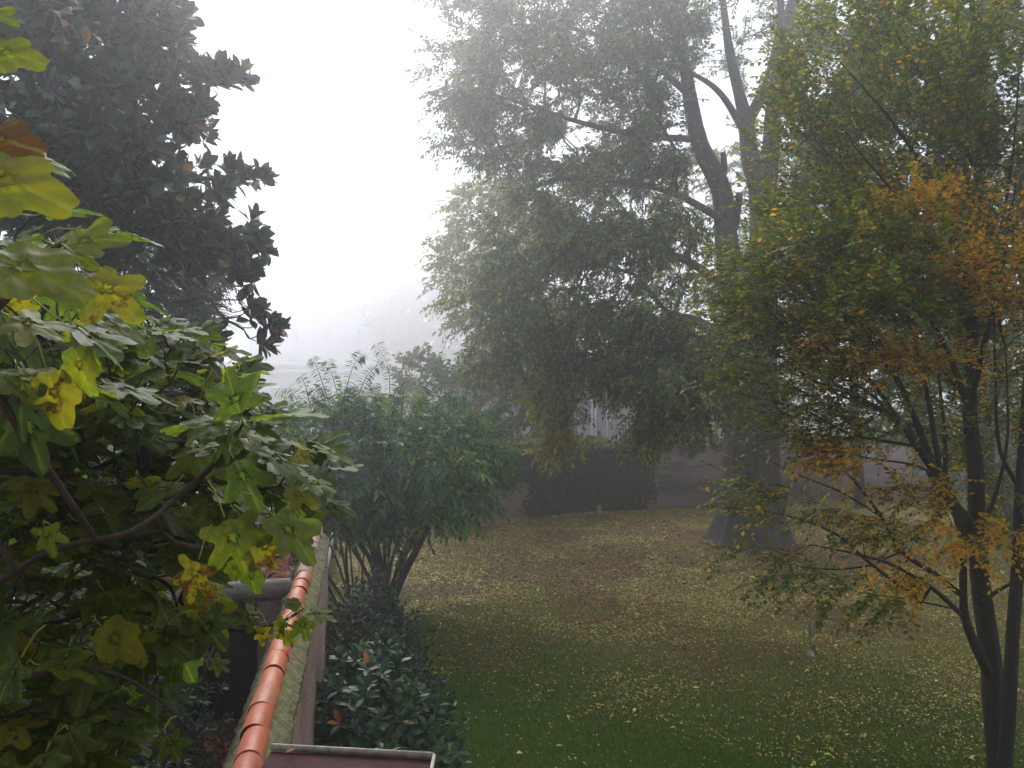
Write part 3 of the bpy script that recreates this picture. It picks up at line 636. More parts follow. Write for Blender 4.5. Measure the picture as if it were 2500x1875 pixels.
dens *= 0.12 + 1.5 * vnoise(x, y, 1.1, 2) ** 1.5 * (0.5 + vnoise(x, y, .33, 3)) * (0.5 + vnoise(x, y, 3.1, 4)); dens *= 1 - 0.75 * sstep(27, 33, y) * (x > 10)
k = R.random(n) < dens * (y / 38) * 1.35; x = x[k]; y = y[k]; n = len(x)
brown = (R.random(n) < 0.25 + 0.5 * (vnoise(x, y, .6, 5) > 0.66) + 0.35 * (np.hypot(x - 7.5, y - 24.5) < 3.2)).astype(float)
p = np.stack([x, y, hgt(x, y) + 0.035 + 0.02 * R.random(n)], -1); an = R.uniform(0, 2 * math.pi, n)
d = np.stack([np.cos(an), np.sin(an), R.normal(0, .22, n)], -1); nn = np.stack([R.normal(0, .3, n), R.normal(0, .3, n), np.ones(n)], -1)
sz = R.uniform(0.030, 0.065, n) * (1 + 0.55 * sstep(13, 24, y)) * np.where(R.random(n) < 0.03, 2.2, 1)
tag(leafmesh('fallen_leaves', T_kite(0.42, 0.2), p, d, nn, sz, M_litter, None, tone=brown), 'yellow and brown fallen leaves scattered thickly across the lawn', 'fallen leaves', kind='stuff')
n = 300000; y = 9.8 + 15 * R.random(n) ** 1.3; x = R.uniform(-0.5, 0.66, n) * y; k = (x > -0.19 * y - 0.2); x = x[k]; y = y[k]; n = len(x)
k = R.random(n) < 1.15 - 0.85 * sstep(13, 23, y + np.clip(x, -2, 7) * .6 + 5 * vnoise(x, y, .5, 1) - 1); x = x[k]; y = y[k]; n = len(x)
p = np.stack([x, y, hgt(x, y) - 0.003], -1); d = np.stack([R.normal(0, .35, n), R.normal(0, .35, n), np.ones(n)], -1)
V3 = (np.array([(-0.5, 0, 0), (0.5, 0, 0), (0, 1, 0.1)]), np.array([[0, 1, 2]]), np.zeros((0, 4), int)); V3[0][:, 0] *= 0.16
tag(leafmesh('grass', V3, p, nrmz(d), nrmz(R.normal(0, 1, (n, 3)) * [1, 1, 0.01]), R.uniform(0.03, 0.075, n), M_grass, None), 'short green lawn grass growing between the fallen leaves', 'grass', kind='stuff')
# litter on the yard and on the outhouse roof
n = 14000; s_ = R.uniform(4.5, 9.8, n); t_ = -R.uniform(0.16, 3.4, n); q = np.array([wallp(a, b, YARD + 0.01 + 0.06 * c) for a, b, c in zip(s_, t_, R.random(n))])
s2 = R.uniform(10.12, 12.2, 2200); t2 = -R.uniform(0.2, 2.4, 2200); q2 = np.array([wallp(a, b, 2.455 + 0.05 * c) for a, b, c in zip(s2, t2, R.random(2200))])
an = R.uniform(0, 6.28, n + 2200); d = np.stack([np.cos(an), np.sin(an), R.normal(0, .35, n + 2200)], -1); nn = np.stack([R.normal(0, .5, n + 2200), R.normal(0, .5, n + 2200), np.ones(n + 2200)], -1)
tag(leafmesh('leaf_litter', T_kite(0.5, 0.25), q, d[:n], nn[:n], R.uniform(0.06, 0.12, n), M_litter, None, tone=np.ones(n)), 'brown leaf litter heaped on the yard before the dark doorway', 'leaf litter', kind='stuff')
tag(leafmesh('roof_litter', T_kite(0.5, 0.25), q2, d[n:], nn[n:], R.uniform(0.05, 0.10, 2200), M_litter, None, tone=np.ones(2200)), 'brown leaf litter lying on the flat outhouse roof', 'leaf litter', kind='stuff')

# ------------------------------------------------------------------ the big tree
def uvl(seq): return [P(u, v, Y) for u, v, Y in seq]
def outdir(p, c, droop=0.2, k=1.0):
    d = nrmz(p - np.asarray(c)); d[:, 2] -= droop; return nrmz(d * k)
BT = empty('big_tree', tuple(P(1835, 1345, 25.2)), 'huge old tree with flared trunk and drooping foggy crown in the middle of the lawn', 'tree')
tr = MB()
tp = uvl([(1832, 1365, 25.2), (1832, 1340, 25.2), (1833, 1310, 25.2), (1834, 1260, 25.2), (1834, 1180, 25.2), (1835, 1080, 25.2), (1834, 960, 25.2), (1830, 850, 25.2), (1835, 760, 25.3), (1845, 680, 25.4), (1858, 600, 25.5)])
trr = [1.75, 1.50, 1.22, 0.98, 0.86, 0.80, 0.78, 0.80, 0.72, 0.55, 0.42]
tpc = catmull(tp, 46); trc = np.interp(np.linspace(0, 10, 46), np.arange(11), trr)
tr.tube(tpc, trc, 40, flute=np.interp(np.linspace(0, 10, 46), [0, 2, 5, 10], [0.16, 0.10, 0.05, 0.02]), kf=6, ph=0.8, wob=0.006)
limbs = [
    ([(1800, 740, 25.2), (1775, 607, 25.0), (1762, 470, 24.9), (1710, 356, 24.8), (1688, 260, 24.8), (1674, 174, 24.9), (1650, 40, 25), (1630, -120, 25)], [.44, .37, .31, .27, .23, .19, .15, .08]),
    ([(1858, 620, 25.5), (1864, 560, 25.5), (1857, 456, 25.5), (1832, 390, 25.4), (1822, 304, 25.3), (1806, 234, 25.2), (1780, 120, 25), (1760, -40, 25)], [.46, .44, .40, .29, .24, .18, .14, .08]),
    ([(1868, 520, 25.6), (1879, 400, 25.8), (1888, 260, 26.0), (1912, 100, 26.1), (1945, -30, 26.2), (1970, -160, 26.2)], [.31, .28, .24, .21, .18, .09]),
    ([(1822, 304, 25.3), (1850, 250, 25.1), (1874, 200, 25.0), (1905, 60, 25), (1900, -80, 25)], [.2, .17, .15, .12, .08]),
    ([(1820, 880, 25.0), (1770, 830, 24.6), (1710, 790, 24.0), (1660, 775, 23.6), (1632, 790, 23.2)], [.25, .20, .16, .13, .09]),
    ([(1700, 340, 24.8), (1560, 330, 24.0), (1420, 300, 23.4), (1300, 260, 23), (1200, 230, 23)], [.11, .09, .07, .05, .03]),
    ([(1770, 540, 24.9), (1640, 470, 24), (1500, 440, 23.2), (1350, 440, 22.6), (1240, 500, 22.2)], [.12, .10, .08, .06, .03]),
    ([(1680, 230, 24.8), (1560, 130, 25.5), (1400, 70, 26), (1250, 60, 26)], [.11, .09, .07, .03]),
    ([(1800, 740, 25.2), (1700, 650, 24), (1560, 600, 23), (1400, 600, 22), (1290, 660, 21.6)], [.14, .12, .09, .07, .03]),
    ([(1632, 790, 23.2), (1560, 800, 22.6), (1480, 850, 22.0), (1420, 920, 21.8)], [.14, .11, .08, .04]),
    ([(1840, 700, 25.4), (1900, 560, 26.5), (1980, 420, 27.5), (2060, 250, 28)], [.26, .2, .15, .07]),
    ([(1762, 440, 24.9), (1768, 405, 24.7), (1765, 372, 24.6)], [.12, .10, .08]),
    ([(1790, 560, 25.0), (1800, 510, 24.8), (1806, 470, 24.7)], [.15, .12, .10]),
    ([(1822, 330, 25.3), (1760, 230, 24.6), (1690, 180, 24.2), (1600, 150, 24)], [.13, .09, .06, .03]),
]
for pts, rad in limbs:
    q = catmull(uvl(pts), 8 * len(pts)); r = np.interp(np.linspace(0, 1, len(q)), np.linspace(0, 1, len(rad)), rad)
    tr.tube(q, r, 14, flute=0.03, kf=3, wob=0.012)
tr.build('trunk', M_bark_big, BT, smooth=True)
zones = [  # poly, count, Y0, thick, tone
    ([(1080, 45), (1130, -40), (1700, -60), (1700, 150), (1640, 330), (1690, 400), (1640, 430), (1500, 470), (1350, 440), (1260, 500), (1180, 440), (1120, 400), (1110, 310), (1065, 250), (1050, 150)], 800, 24.5, 4.0, 0.08),
    ([(1180, 560), (1260, 500), (1400, 470), (1560, 470), (1660, 500), (1740, 600), (1720, 700), (1640, 760), (1500, 760), (1330, 800), (1200, 900), (1150, 860), (1125, 790), (1170, 700), (1220, 620)], 400, 22.5, 3.2, 0.18),
    ([(1200, 880), (1330, 790), (1500, 740), (1640, 780), (1760, 800), (1790, 900), (1760, 990), (1680, 1000), (1640, 1030), (1590, 1040), (1550, 1020), (1530, 950), (1500, 925), (1430, 935), (1400, 880), (1300, 880)], 350, 21.5, 2.6, 0.24),
    ([(1330, 900), (1420, 930), (1405, 970), (1385, 1040), (1365, 1100), (1345, 1090), (1330, 980)], 60, 21.5, 1.2, 0.75),
    ([(1690, -60), (2100, -60), (2100, 500), (1960, 560), (1920, 300), (1860, 160), (1800, 220), (1720, 160)], 230, 27.0, 3.5, 0.2),
    ([(1560, 1000), (1630, 1000), (1600, 1060), (1580, 1080), (1560, 1050)], 22, 20.8, 0.7, 0.6),
]
tg = []; tn = []
for poly, n, Y0, th2, tone in zones:
    p = crown(poly, n, Y0, th2, 150, 0.36, 9) if n > 100 else crown(poly, n, Y0, th2, 150); tg.append(p); tn.append(np.full(n, tone))
tg = np.concatenate(tg); tn = np.concatenate(tn)
A, Pn, Rr, tips = skeleton([(tp, trr)] + [(uvl(p_), r_) for p_, r_ in limbs], tg, 0.42, 0.3, 0.12, 0.0)
bm_ = MB(); Ax = Rr > 0
skel_mesh(bm_, A, Pn, Rr * 0.9, 0.010, 0.11, 2.3, 5)
od = outdir(tg, P(1760, 500, 25.0), 0.35)
pos, ld, ln, tw, tl = sprays(tg, od, 5, 0.75, 15, spread=0.8, planar=0.5, droop=0.18, leafdroop=0.22)
sticks(bm_, tl, 0.007, 0.003); bm_.build('branches', M_bark_big, BT, smooth=True)
lt = (R.random(len(pos)) < np.repeat(np.repeat(tn, 5), 15)).astype(float)
leafmesh('crown', T_kite(0.42, 0.15), pos, ld, ln, R.uniform(0.11, 0.19, len(pos)), M_big_leaf, BT, tone=lt)

# ------------------------------------------------------------------ generic smaller trees and shrubs
def tree(name, lab, cat, base, fork, targets, mat, leafT, size, rbase, ntw=4, tl=0.6, nl=12, spread=0.7, planar=0.5, droop=0.3, ldroop=0.3, step=0.4, bark=None, rt=0.006, center=None, tone=None, stems=None, group=None, rmax=0.08, lift=0.0, tonef=0.0):
    e_ = empty(name, tuple(base), lab, cat, group); bark = bark or M_bark_dark
    roots = stems or [([base, (np.array(base) * .5 + np.array(fork) * .5) + R.normal(0, .08, 3) * rbase * 3, fork], [rbase, rbase * .8, rbase * .45])]
    tb_ = MB()
    for pts, rad in roots:
        q = catmull(pts, 6 * len(pts)); tb_.tube(q, np.interp(np.linspace(0, 1, len(q)), np.linspace(0, 1, len(rad)), rad), 9, flute=0.04, kf=3, wob=0.015)
    tb_.build('trunk', bark, e_, smooth=True)
    A, Pn, Rr, tips = skeleton(roots, targets, step, 0.3, 0.12)
    b_ = MB(); skel_mesh(b_, A, Pn, Rr * 0.85, rt, rmax, 2.3, 5)
    c_ = np.array(center if center is not None else fork)
    od = outdir(targets, c_, droop * .5)
    pos, ld, ln, tw, tls = sprays(targets, od, ntw, tl, nl, spread=spread, planar=planar, droop=droop, leafdroop=ldroop, lift=lift)
    sticks(b_, tls, rt, rt * .4); b_.build('branches', bark, e_, smooth=True)
    tn_ = None
    if tonef: tn_ = (R.random(len(pos)) < tonef).astype(float)
    if tone is not None: tn_ = tone(pos, tw)
    leafmesh('crown', leafT, pos, ld, ln, size * R.uniform(0.7, 1.25, len(pos)), mat, e_, tone=tn_ if tn_ is not None else np.zeros(len(pos)))
    return e_
# pale yellow tree behind the big one
pts = crown([(1110, 480), (1180, 450), (1320, 440), (1420, 560), (1380, 880), (1300, 950), (1200, 940), (1130, 800), (1075, 700), (1065, 620), (1085, 540)], 420, 33, 2.5, 120)
tree('yellowing_tree', 'pale yellow green tree half hidden behind the left edge of the big crown', 'tree', P(1330, 1240, 34), P(1300, 900, 34), pts, M_yel_leaf, T_kite(0.42), 0.20, 0.3, 4, 1.0, 12, droop=0.45, ldroop=0.5)
pts = crown([(1640, 380), (1980, 330), (2000, 700), (1960, 1000), (1560, 1000), (1480, 900), (1600, 500)], 480, 37, 2.5, 120)
tree('yellowing_tree', 'pale yellow tree in the fog behind the forked trunk of the big tree', 'tree', P(1900, 1200, 38), P(1860, 900, 38), pts, M_yel_leaf, T_kite(0.42), 0.22, 0.3, 4, 1.0, 12, droop=0.6, ldroop=0.6)
# misty small tree between shrub and yellow tree
pts = crown([(975, 905), (1030, 870), (1100, 900), (1200, 880), (1330, 900), (1330, 1080), (1180, 1090), (1060, 1060), (990, 980)], 260, 33.5, 1.8, 80)
tree('misty_tree', 'grey green small tree in mist just behind the right top of the tall shrub', 'tree', P(1150, 1255, 32.6), P(1150, 1120, 33), pts, M_far_leaf, T_leaf(0.45, n=1), 0.26, 0.16, 3, 0.7, 9, droop=0.3, lift=0.3)
# very far tree
pts = crown([(925, 745), (990, 700), (1060, 660), (1250, 640), (1300, 900), (1000, 900), (930, 860)], 330, 190, 10, 60)
tree('distant_tree', 'broad tree reduced to a pale grey shape in the fog beyond the roofs', 'tree', P(1120, 1006, 190), P(1120, 850, 190), pts, M_far_leaf, T_kite(0.6), 1.5, 1.1, 4, 4.6, 10, step=3.0)
# dark trees closing the right side
for i, (poly, n_, Y_, lab, mt_, b, f) in enumerate([
    ([(2150, -60), (2560, -60), (2580, 500), (2560, 1050), (2380, 1120), (2180, 1040), (2080, 700), (2060, 300)], 520, 21, 'dark leafy tree standing behind the right end of the orange hornbeam', M_big_leaf, (2420, 1340), (2400, 900)),
    ([(1900, 420), (2150, 380), (2260, 800), (2200, 1050), (2000, 1080), (1900, 1040), (1880, 700)], 280, 31, 'greyish green tree between the big trunk and the hornbeam stems', M_big_leaf, (2100, 1240), (2080, 850)),
    ([(2200, 760), (2600, 760), (2600, 1160), (2440, 1180), (2260, 1130)], 260, 26.5, 'low bushy tree filling the view between the hornbeam stems at the right edge', M_big_leaf, (2460, 1330), (2440, 1130))]):
    pts = crown(poly, n_, Y_, 2.6, 120)
    tree('background_tree', lab, 'tree', P(b[0], b[1], Y_ + .5), P(f[0], f[1], Y_ + .5), pts, mt_, T_kite(0.45), 0.15, 0.24, 4, 0.8, 14, tonef=0.08)
# dark conifer mass behind the magnolia
pts = crown([(120, 560), (300, 540), (460, 600), (510, 660), (440, 790), (430, 900), (120, 950)], 420, 13.5, 1.5, 60)
tree('evergreen_tree', 'dark fine leaved evergreen behind the lower magnolia branches', 'tree', P(200, 1560, 13.2), P(230, 800, 13.5), pts, M_dark_leaf, T_kite(0.3), 0.11, 0.14, 5, 0.35, 14, droop=0.4, step=0.25)
# hedge behind outhouse
pts = crown([(560, 1130), (640, 1080), (800, 1080), (830, 1200), (790, 1290), (600, 1290)], 130, 17.5, 0.8, 60)
tree('backyard_shrub', 'thin stemmed shrub behind the dark parapet of the outhouse', 'shrub', P(720, 1420, 17), P(715, 1290, 17), pts, M_far_leaf, T_kite(0.5), 0.12, 0.05, 4, 0.4, 9, step=0.25, rmax=.03)

# ------------------------------------------------------------------ tall shrub at the wall's end
YS = 18.2
sb = P(935, 1465, YS); sb[2] = 0
stems = []
for k in range(26):
    left = k % 4 == 0
    b = P(860 if left else 940, 1455, YS) + np.array([R.normal(0, .10), R.normal(0, .14), 0]); b[2] = -0.05
    tx = R.uniform(-2.4, 2.6) if not left else R.uniform(-2.6, 0.2)
    mid = b + np.array([tx * 0.33, R.normal(0, .3), 1.25 + R.random() * .4]); top = np.array([sb[0] + tx, YS + R.normal(0, .8), 2.4 + R.random() * 1.6 - 0.25 * abs(tx)])
    r = R.uniform(0.022, 0.05); stems.append(([b, mid, top], [r, r * .75, r * .45]))
stems[0:0] = [([sb + np.array([0, 0, -.1]), sb + np.array([-.05, 0, .6]), sb + np.array([-.2, 0, 1.6]), sb + np.array([-.3, 0, 2.8])], [.22, .17, .12, .05]), ([sb + np.array([.15, 0, -.1]), sb + np.array([.3, 0, .5]), sb + np.array([.75, 0, 1.4]), sb + np.array([1.3, 0, 2.4])], [.14, .10, .08, .03])]
poly = [(690, 1130), (680, 1060), (660, 1040), (700, 1015), (760, 1000), (850, 995), (960, 1010), (1040, 1015), (1110, 1030), (1160, 1045), (1195, 1060), (1190, 1130), (1200, 1160), (1180, 1190), (1160, 1215), (1140, 1245), (1080, 1245), (1010, 1260), (900, 1275), (800, 1260), (730, 1220), (700, 1190)]
pts = crown(poly, 620, YS, 2.2, 110)
def shrub_tone(pos, tw):
    t = np.zeros(len(pos)); h = np.random.default_rng(3).random(tw.max() + 1)[tw]
    side = (pos[:, 0] > sb[0] + 0.9) | (pos[:, 2] > 4.4); return np.where((h < 0.05) | (side & (h < 0.33)), 1.0, 0.0) * (pos[:, 1] < YS + 0.6)
SH = tree('tall_shrub', 'tall many stemmed green shrub with long arching shoots beyond the tiled wall', 'shrub', sb, sb + np.array([0, 0, 3.0]), pts, M_shrub_leaf, T_leaf(0.40, 0.15, 0.22, 2), 0.17, 0.2, 3, 0.62, 10, spread=0.55, planar=0.85, droop=0.25, ldroop=0.35, step=0.3, center=sb + np.array([0, 0, 2.9]), stems=stems, tone=shrub_tone, rmax=.05)
# long arching shoots with paired leaves
shoots = [((805, 990), (775, 900), (762, 873)), ((836, 1000), (812, 920), (800, 879)), ((832, 1000), (860, 900), (887, 860)), ((868, 985), (895, 920), (930, 884)), ((952, 1010), (948, 900), (918, 839)), ((917, 1010), (916, 960), (912, 937)),
          ((1009, 1000), (1045, 940), (1071, 887)), ((760, 1000), (745, 940), (733, 918)), ((735, 1010), (722, 970), (704, 947)), ((1080, 1060), (1160, 1020), (1237, 1006)), ((1100, 1090), (1180, 1060), (1258, 1050)), ((1100, 1150), (1190, 1140), (1262, 1143)),
          ((1090, 1110), (1180, 1105), (1252, 1110)), ((1040, 1010), (1090, 980), (1130, 985)), ((1150, 1180), (1210, 1185), (1245, 1200)), ((700, 1060), (660, 1030), (615, 1010)), ((700, 1100), (660, 1080), (640, 1070)), ((800, 1000), (790, 960), (785, 945)), ((980, 1010), (985, 960), (975, 945))]
for k in range(16):
    u0 = R.uniform(740, 1120); du = (u0 - 930) * .25 + R.normal(0, 20); hh_ = R.uniform(50, 110)
    shoots.append(((u0, 1030), (u0 + du * .4, 1030 - hh_ * .6), (u0 + du, 1030 - hh_)))
for a in shoots:
    mb = MB(); ps = []; ds = []; ns = []
    yy = YS - 0.6 + R.normal(0, .4); q = catmull([P(u, v, yy) for u, v in a], 60); mb.tube(q[::4], np.linspace(.012, .004, 15), 4, cap=False)
    L = np.linalg.norm(np.diff(q, axis=0), axis=1).sum(); nn_ = int(L / 0.055); idx = np.linspace(6, 59, nn_).astype(int); tang = nrmz(np.gradient(q, axis=0))
    for m_, i in enumerate(idx):
        for sgn in (-1, 1):
            sdv = nrmz(np.cross(tang[i], [0, 1, 0]) + np.array([0, R.normal(0, .5), 0])) * sgn
            ps.append(q[i]); ds.append(sdv * 0.9 + tang[i] * 0.35 + np.array([0, R.normal(0, .2), -0.35])); ns.append(tang[i] + R.normal(0, .3, 3) + np.array([0, -0.2, 0.4]))
    sh_ = mb.build('shoot', M_bark_dark, SH, smooth=True)
    lv_ = leafmesh('leaves', T_leaf(0.38, 0.12, 0.3, 2), np.array(ps), np.array(ds), np.array(ns), R.uniform(0.15, 0.22, len(ps)), M_shrub_leaf, SH, tone=(R.random(len(ps)) < .12).astype(float)); lv_.parent = sh_

# ------------------------------------------------------------------ rosette shrubs (rhododendron) and the magnolia
def rosettes(c, od, nleaf, size, T, openness=0.9, mat=None, jit=0.15, tone=None, name='crown', parent=None, rn=0.2, droop=0.2):
    n = len(c) * nleaf; o = np.repeat(c, nleaf, 0); ax = nrmz(np.repeat(od, nleaf, 0)); ref = R.normal(0, 1, (len(c), 3)); ref = np.repeat(ref, nleaf, 0)
    e1 = nrmz(np.cross(ax, ref)); e2 = np.cross(ax, e1); k = np.tile(np.arange(nleaf), len(c)); ph = k * 2.39996 + R.normal(0, .2, n)
    el = np.tile(np.linspace(0.15, 1.0, nleaf), len(c)) * openness * math.pi / 2 + R.normal(0, .1, n)
    rad = e1 * np.cos(ph)[:, None] + e2 * np.sin(ph)[:, None]; d = ax * np.cos(el)[:, None] + rad * np.sin(el)[:, None]; d[:, 2] -= droop * R.random(n)
    nn = ax * np.sin(el)[:, None] - rad * np.cos(el)[:, None] + R.normal(0, jit, (n, 3))
    pos = o - ax * (np.tile(np.linspace(0, 0.35, nleaf), len(c)) * size)[:, None]
    tn_ = None if tone is None else np.repeat(tone, nleaf)
    return leafmesh(name, T, pos, d, nn, size * R.uniform(0.75, 1.2, n), mat, parent, tone=tn_ if tn_ is not None else np.zeros(n))
def bush(name, lab, base, rx, ry, rz_, n, nleaf, size, mat, T, tonef=0.2, inner=0.75, shape=1.0, cat='shrub'):
    e_ = empty(name, tuple(base), lab, cat); base = np.array(base)
    u_ = R.normal(0, 1, (n, 3)); u_[:, 2] = np.abs(u_[:, 2]) * 1.0 - 0.1; u_ = nrmz(u_); rr = R.uniform(inner, 1.0, n) * (1 + 0.10 * np.sin(u_[:, 0] * 7 + 1) + 0.08 * np.sin(u_[:, 1] * 9) + .06 * np.sin(u_[:, 2] * 11 + u_[:, 0] * 5))
    c = base + np.array([0, 0, rz_ * 0.12]) + u_ * rr[:, None] * np.array([rx, ry, rz_ * 0.88])
    k = c[:, 2] > base[2] + 0.05; c = c[k]; u_ = u_[k]; od = nrmz(u_ * np.array([1, 1, 1]) + np.array([0, 0, 0.9]) + R.normal(0, .2, u_.shape))
    A, Pn, Rr, tips = skeleton([([base - [0, 0, .05], base + [0, 0, .15 * rz_], base + [.02, 0, .3 * rz_]], [.05, .04, .03])], c, 0.15, 0.3, 0.1)
    mb = MB(); skel_mesh(mb, A, Pn, Rr, 0.004, 0.035, 2.3, 4); mb.build('branches', M_bark_dark, e_, smooth=True)
    rosettes(c, od, nleaf, size, T, 0.95, mat, parent=e_, tone=(R.random(len(c)) < tonef).astype(float)); return e_
T_rh = T_leaf(0.42, 0.14, 0.15, 4, 0.25); T_mg = T_leaf(0.50, 0.15, 0.10, 4, 0.4)
bush('rhododendron_bush', 'near rhododendron with whorled blue green leaves against the brick wall', (P(905, 1900, 9.9) * [1, 1, 0]), 1.02, 1.0, 1.78, 400, 9, 0.17, M_rhodo_leaf, T_rh, 0.15)
bush('rhododendron_bush', 'small low rhododendron clump showing just above the canopy rim', (P(930, 1900, 7.4) * [1, 1, 0]), 0.55, 0.5, 1.72, 120, 9, 0.15, M_rhodo_leaf, T_rh, 0.15)
bush('dark_shrub', 'dark small leaved evergreen shrub between the rhododendron and the tall shrub', (P(905, 1560, 13.2) * [1, 1, 0]), 0.95, 1.3, 2.0, 900, 8, 0.085, M_dark_leaf, T_leaf(0.5, n=1), 0)
bush('dark_shrub', 'dark rounded evergreen shrub bulging onto the lawn behind the rhododendron', (P(960, 1700, 11.6) * [1, 1, 0]), 0.75, 0.9, 1.35, 600, 8, 0.085, M_dark_leaf, T_leaf(0.5, n=1), 0)
bush('yard_bush', 'dark dense bush in the yard beneath the fig tree', tuple(P(150, 1800, 5.6) * [1, 1, 0] + [0, 0, YARD]), 1.3, 0.9, 2.2, 1100, 9, 0.075, M_dark_leaf, T_leaf(0.35, n=1), 0)
bush('yard_bush', 'blackish bush in the yard left of the dark doorway', tuple(P(240, 1700, 8.2) * [1, 1, 0] + [0, 0, YARD]), 1.1, 0.9, 2.4, 900, 9, 0.085, M_dark_leaf, T_leaf(0.35, n=1), 0)

pts = crown([(-260, 1010), (60, 960), (330, 1010), (400, 1120), (420, 1500), (-260, 1600)], 900, 11.5, 0.8, 60)
tree('yard_hedge', 'tall dark hedge at the back of the yard behind the fig leaves', 'hedge', P(100, 1650, 11.5), P(100, 1450, 11.5), pts, M_dark_leaf, T_leaf(0.45, n=1), 0.09, 0.08, 5, 0.3, 12, step=0.2, rmax=.03)
# magnolia
YM = 9.5
MG = empty('magnolia_tree', (-6.0, 10.2, YARD), 'tall dark glossy magnolia filling the upper left sky', 'tree')
mp = [([np.array([-6.0, 10.2, YARD - .1]), np.array([-6.0, 10.2, 3]), np.array([-5.8, 10, 6]), np.array([-5.6, 9.8, 9]), np.array([-5.3, 9.6, 12])], [.24, .21, .17, .12, .06])]
def ml(seq, r): mp.append((uvl(seq), r))
ml([(60, 360, 9.9), (180, 300, 9.6), (300, 210, 9.5), (400, 230, 9.5), (500, 210, 9.4), (600, 200, 9.3)], [.07, .055, .04, .03, .02, .01])
ml([(60, 520, 9.9), (200, 560, 9.7), (330, 640, 9.4), (400, 730, 9.3), (432, 765, 9.2), (445, 840, 9.2)], [.09, .07, .05, .03, .018, .008])
ml([(410, 735, 9.3), (440, 735, 9.2), (490, 726, 9.2), (515, 735, 9.2), (545, 777, 9.2), (590, 800, 9.2), (608, 826, 9.2), (628, 820, 9.2)], [.030, .026, .02, .018, .014, .010, .008, .005])
ml([(490, 726, 9.2), (530, 730, 9.2), (580, 732, 9.2), (605, 722, 9.2), (620, 700, 9.2)], [.014, .010, .008, .006, .004])
ml([(490, 728, 9.2), (540, 745, 9.2), (565, 762, 9.2), (595, 757, 9.2), (612, 745, 9.2), (632, 728, 9.2)], [.010, .008, .006, .005, .003, .002])
ml([(545, 777, 9.2), (580, 774, 9.2), (600, 760, 9.2), (612, 735, 9.2)], [.010, .008, .006, .003])
ml([(590, 800, 9.2), (612, 800, 9.2), (632, 790, 9.2)], [.008, .006, .003])
ml([(60, 450, 9.9), (250, 450, 9.5), (420, 440, 9.3), (560, 430, 9.3), (630, 400, 9.3)], [.06, .05, .035, .02, .01])
ml([(60, 540, 9.9), (260, 560, 9.5), (430, 590, 9.3), (560, 600, 9.3), (620, 560, 9.3), (650, 600, 9.3)], [.06, .045, .03, .02, .01, .006])
ml([(430, 590, 9.3), (480, 640, 9.2), (520, 675, 9.2), (570, 650, 9.2), (600, 640, 9.2), (612, 690, 9.2)], [.02, .012, .010, .008, .006, .004])
ml([(380, 660, 9.4), (440, 690, 9.3), (470, 780, 9.2), (500, 800, 9.2)], [.02, .012, .008, .005])
mz = [([(-60, -60), (410, -60), (420, 0), (430, 85), (400, 130), (395, 250), (455, 290), (470, 350), (500, 400), (525, 440), (550, 500), (575, 550), (580, 590), (500, 610), (420, 590), (300, 590), (150, 560), (-60, 560)], 440, 9.7, 1.6),
      ([(410, 150), (470, 140), (560, 165), (590, 135), (610, 160), (610, 200), (580, 215), (540, 205), (450, 205)], 26, 9.4, .35),
      ([(430, 260), (500, 240), (515, 290), (490, 330)], 14, 9.4, .3),
      ([(555, 410), (620, 395), (655, 390), (660, 420), (630, 440), (570, 440)], 11, 9.3, .3),
      ([(590, 520), (630, 520), (655, 560), (655, 610), (620, 625), (590, 610)], 9, 9.3, .3),
      ([(560, 630), (620, 640), (650, 690), (610, 700), (570, 670)], 8, 9.2, .15),
      ([(605, 745), (655, 745), (675, 770), (640, 790), (620, 780)], 5, 9.2, .1), ([(625, 790), (680, 790), (680, 835), (640, 850), (620, 820)], 7, 9.2, .1),
      ([(420, 800), (470, 800), (545, 790), (560, 830), (500, 845), (430, 850)], 10, 9.2, .2), ([(330, 600), (500, 620), (480, 680), (380, 660)], 8, 9.4, .5)]
mz = [(([(u - 5, v) for u, v in p_], int(n_ * .8), y_, t_) if n_ < 100 else (p_, n_, y_, t_)) for p_, n_, y_, t_ in mz]
mt = np.concatenate([crown(p_, n_, y_, t_, 110, 0.20 if n_ > 100 else 0, 5) for p_, n_, y_, t_ in mz]); NM = mz[0][1]
tb_ = MB()
for pts_, rad_ in mp:
    q = catmull(pts_, 8 * len(pts_)); tb_.tube(q, np.interp(np.linspace(0, 1, len(q)), np.linspace(0, 1, len(rad_)), rad_), 8, wob=0.03)
tb_.build('trunk', M_bark_mag, MG, smooth=True)
A, Pn, Rr, tips = skeleton(mp, mt, 0.16, 0.35, 0.22)
mb = MB(); skel_mesh(mb, A, Pn, Rr * .8, 0.006, 0.04, 2.3, 5); mb.build('branches', M_bark_mag, MG, smooth=True)
par = Pn[[t[1] for t in sorted(tips)]]; tipn = A[[t[1] for t in sorted(tips)]]
od = nrmz(nrmz(tipn - A[par]) * 0.7 + np.array([0.25, -0.2, 0.35]) + R.normal(0, .25, tipn.shape))
# two or three whorls at every twig end
m1, o1 = mt[:NM], od[:NM]; cc = np.concatenate([mt, m1 + R.normal(0, .10, m1.shape), m1 + R.normal(0, .12, m1.shape)]); oo = np.concatenate([od, nrmz(o1 + R.normal(0, .5, o1.shape)), nrmz(o1 + R.normal(0, .6, o1.shape))])
rosettes(cc, oo, 9, 0.215, T_mg, 0.85, M_mag_leaf, parent=MG)

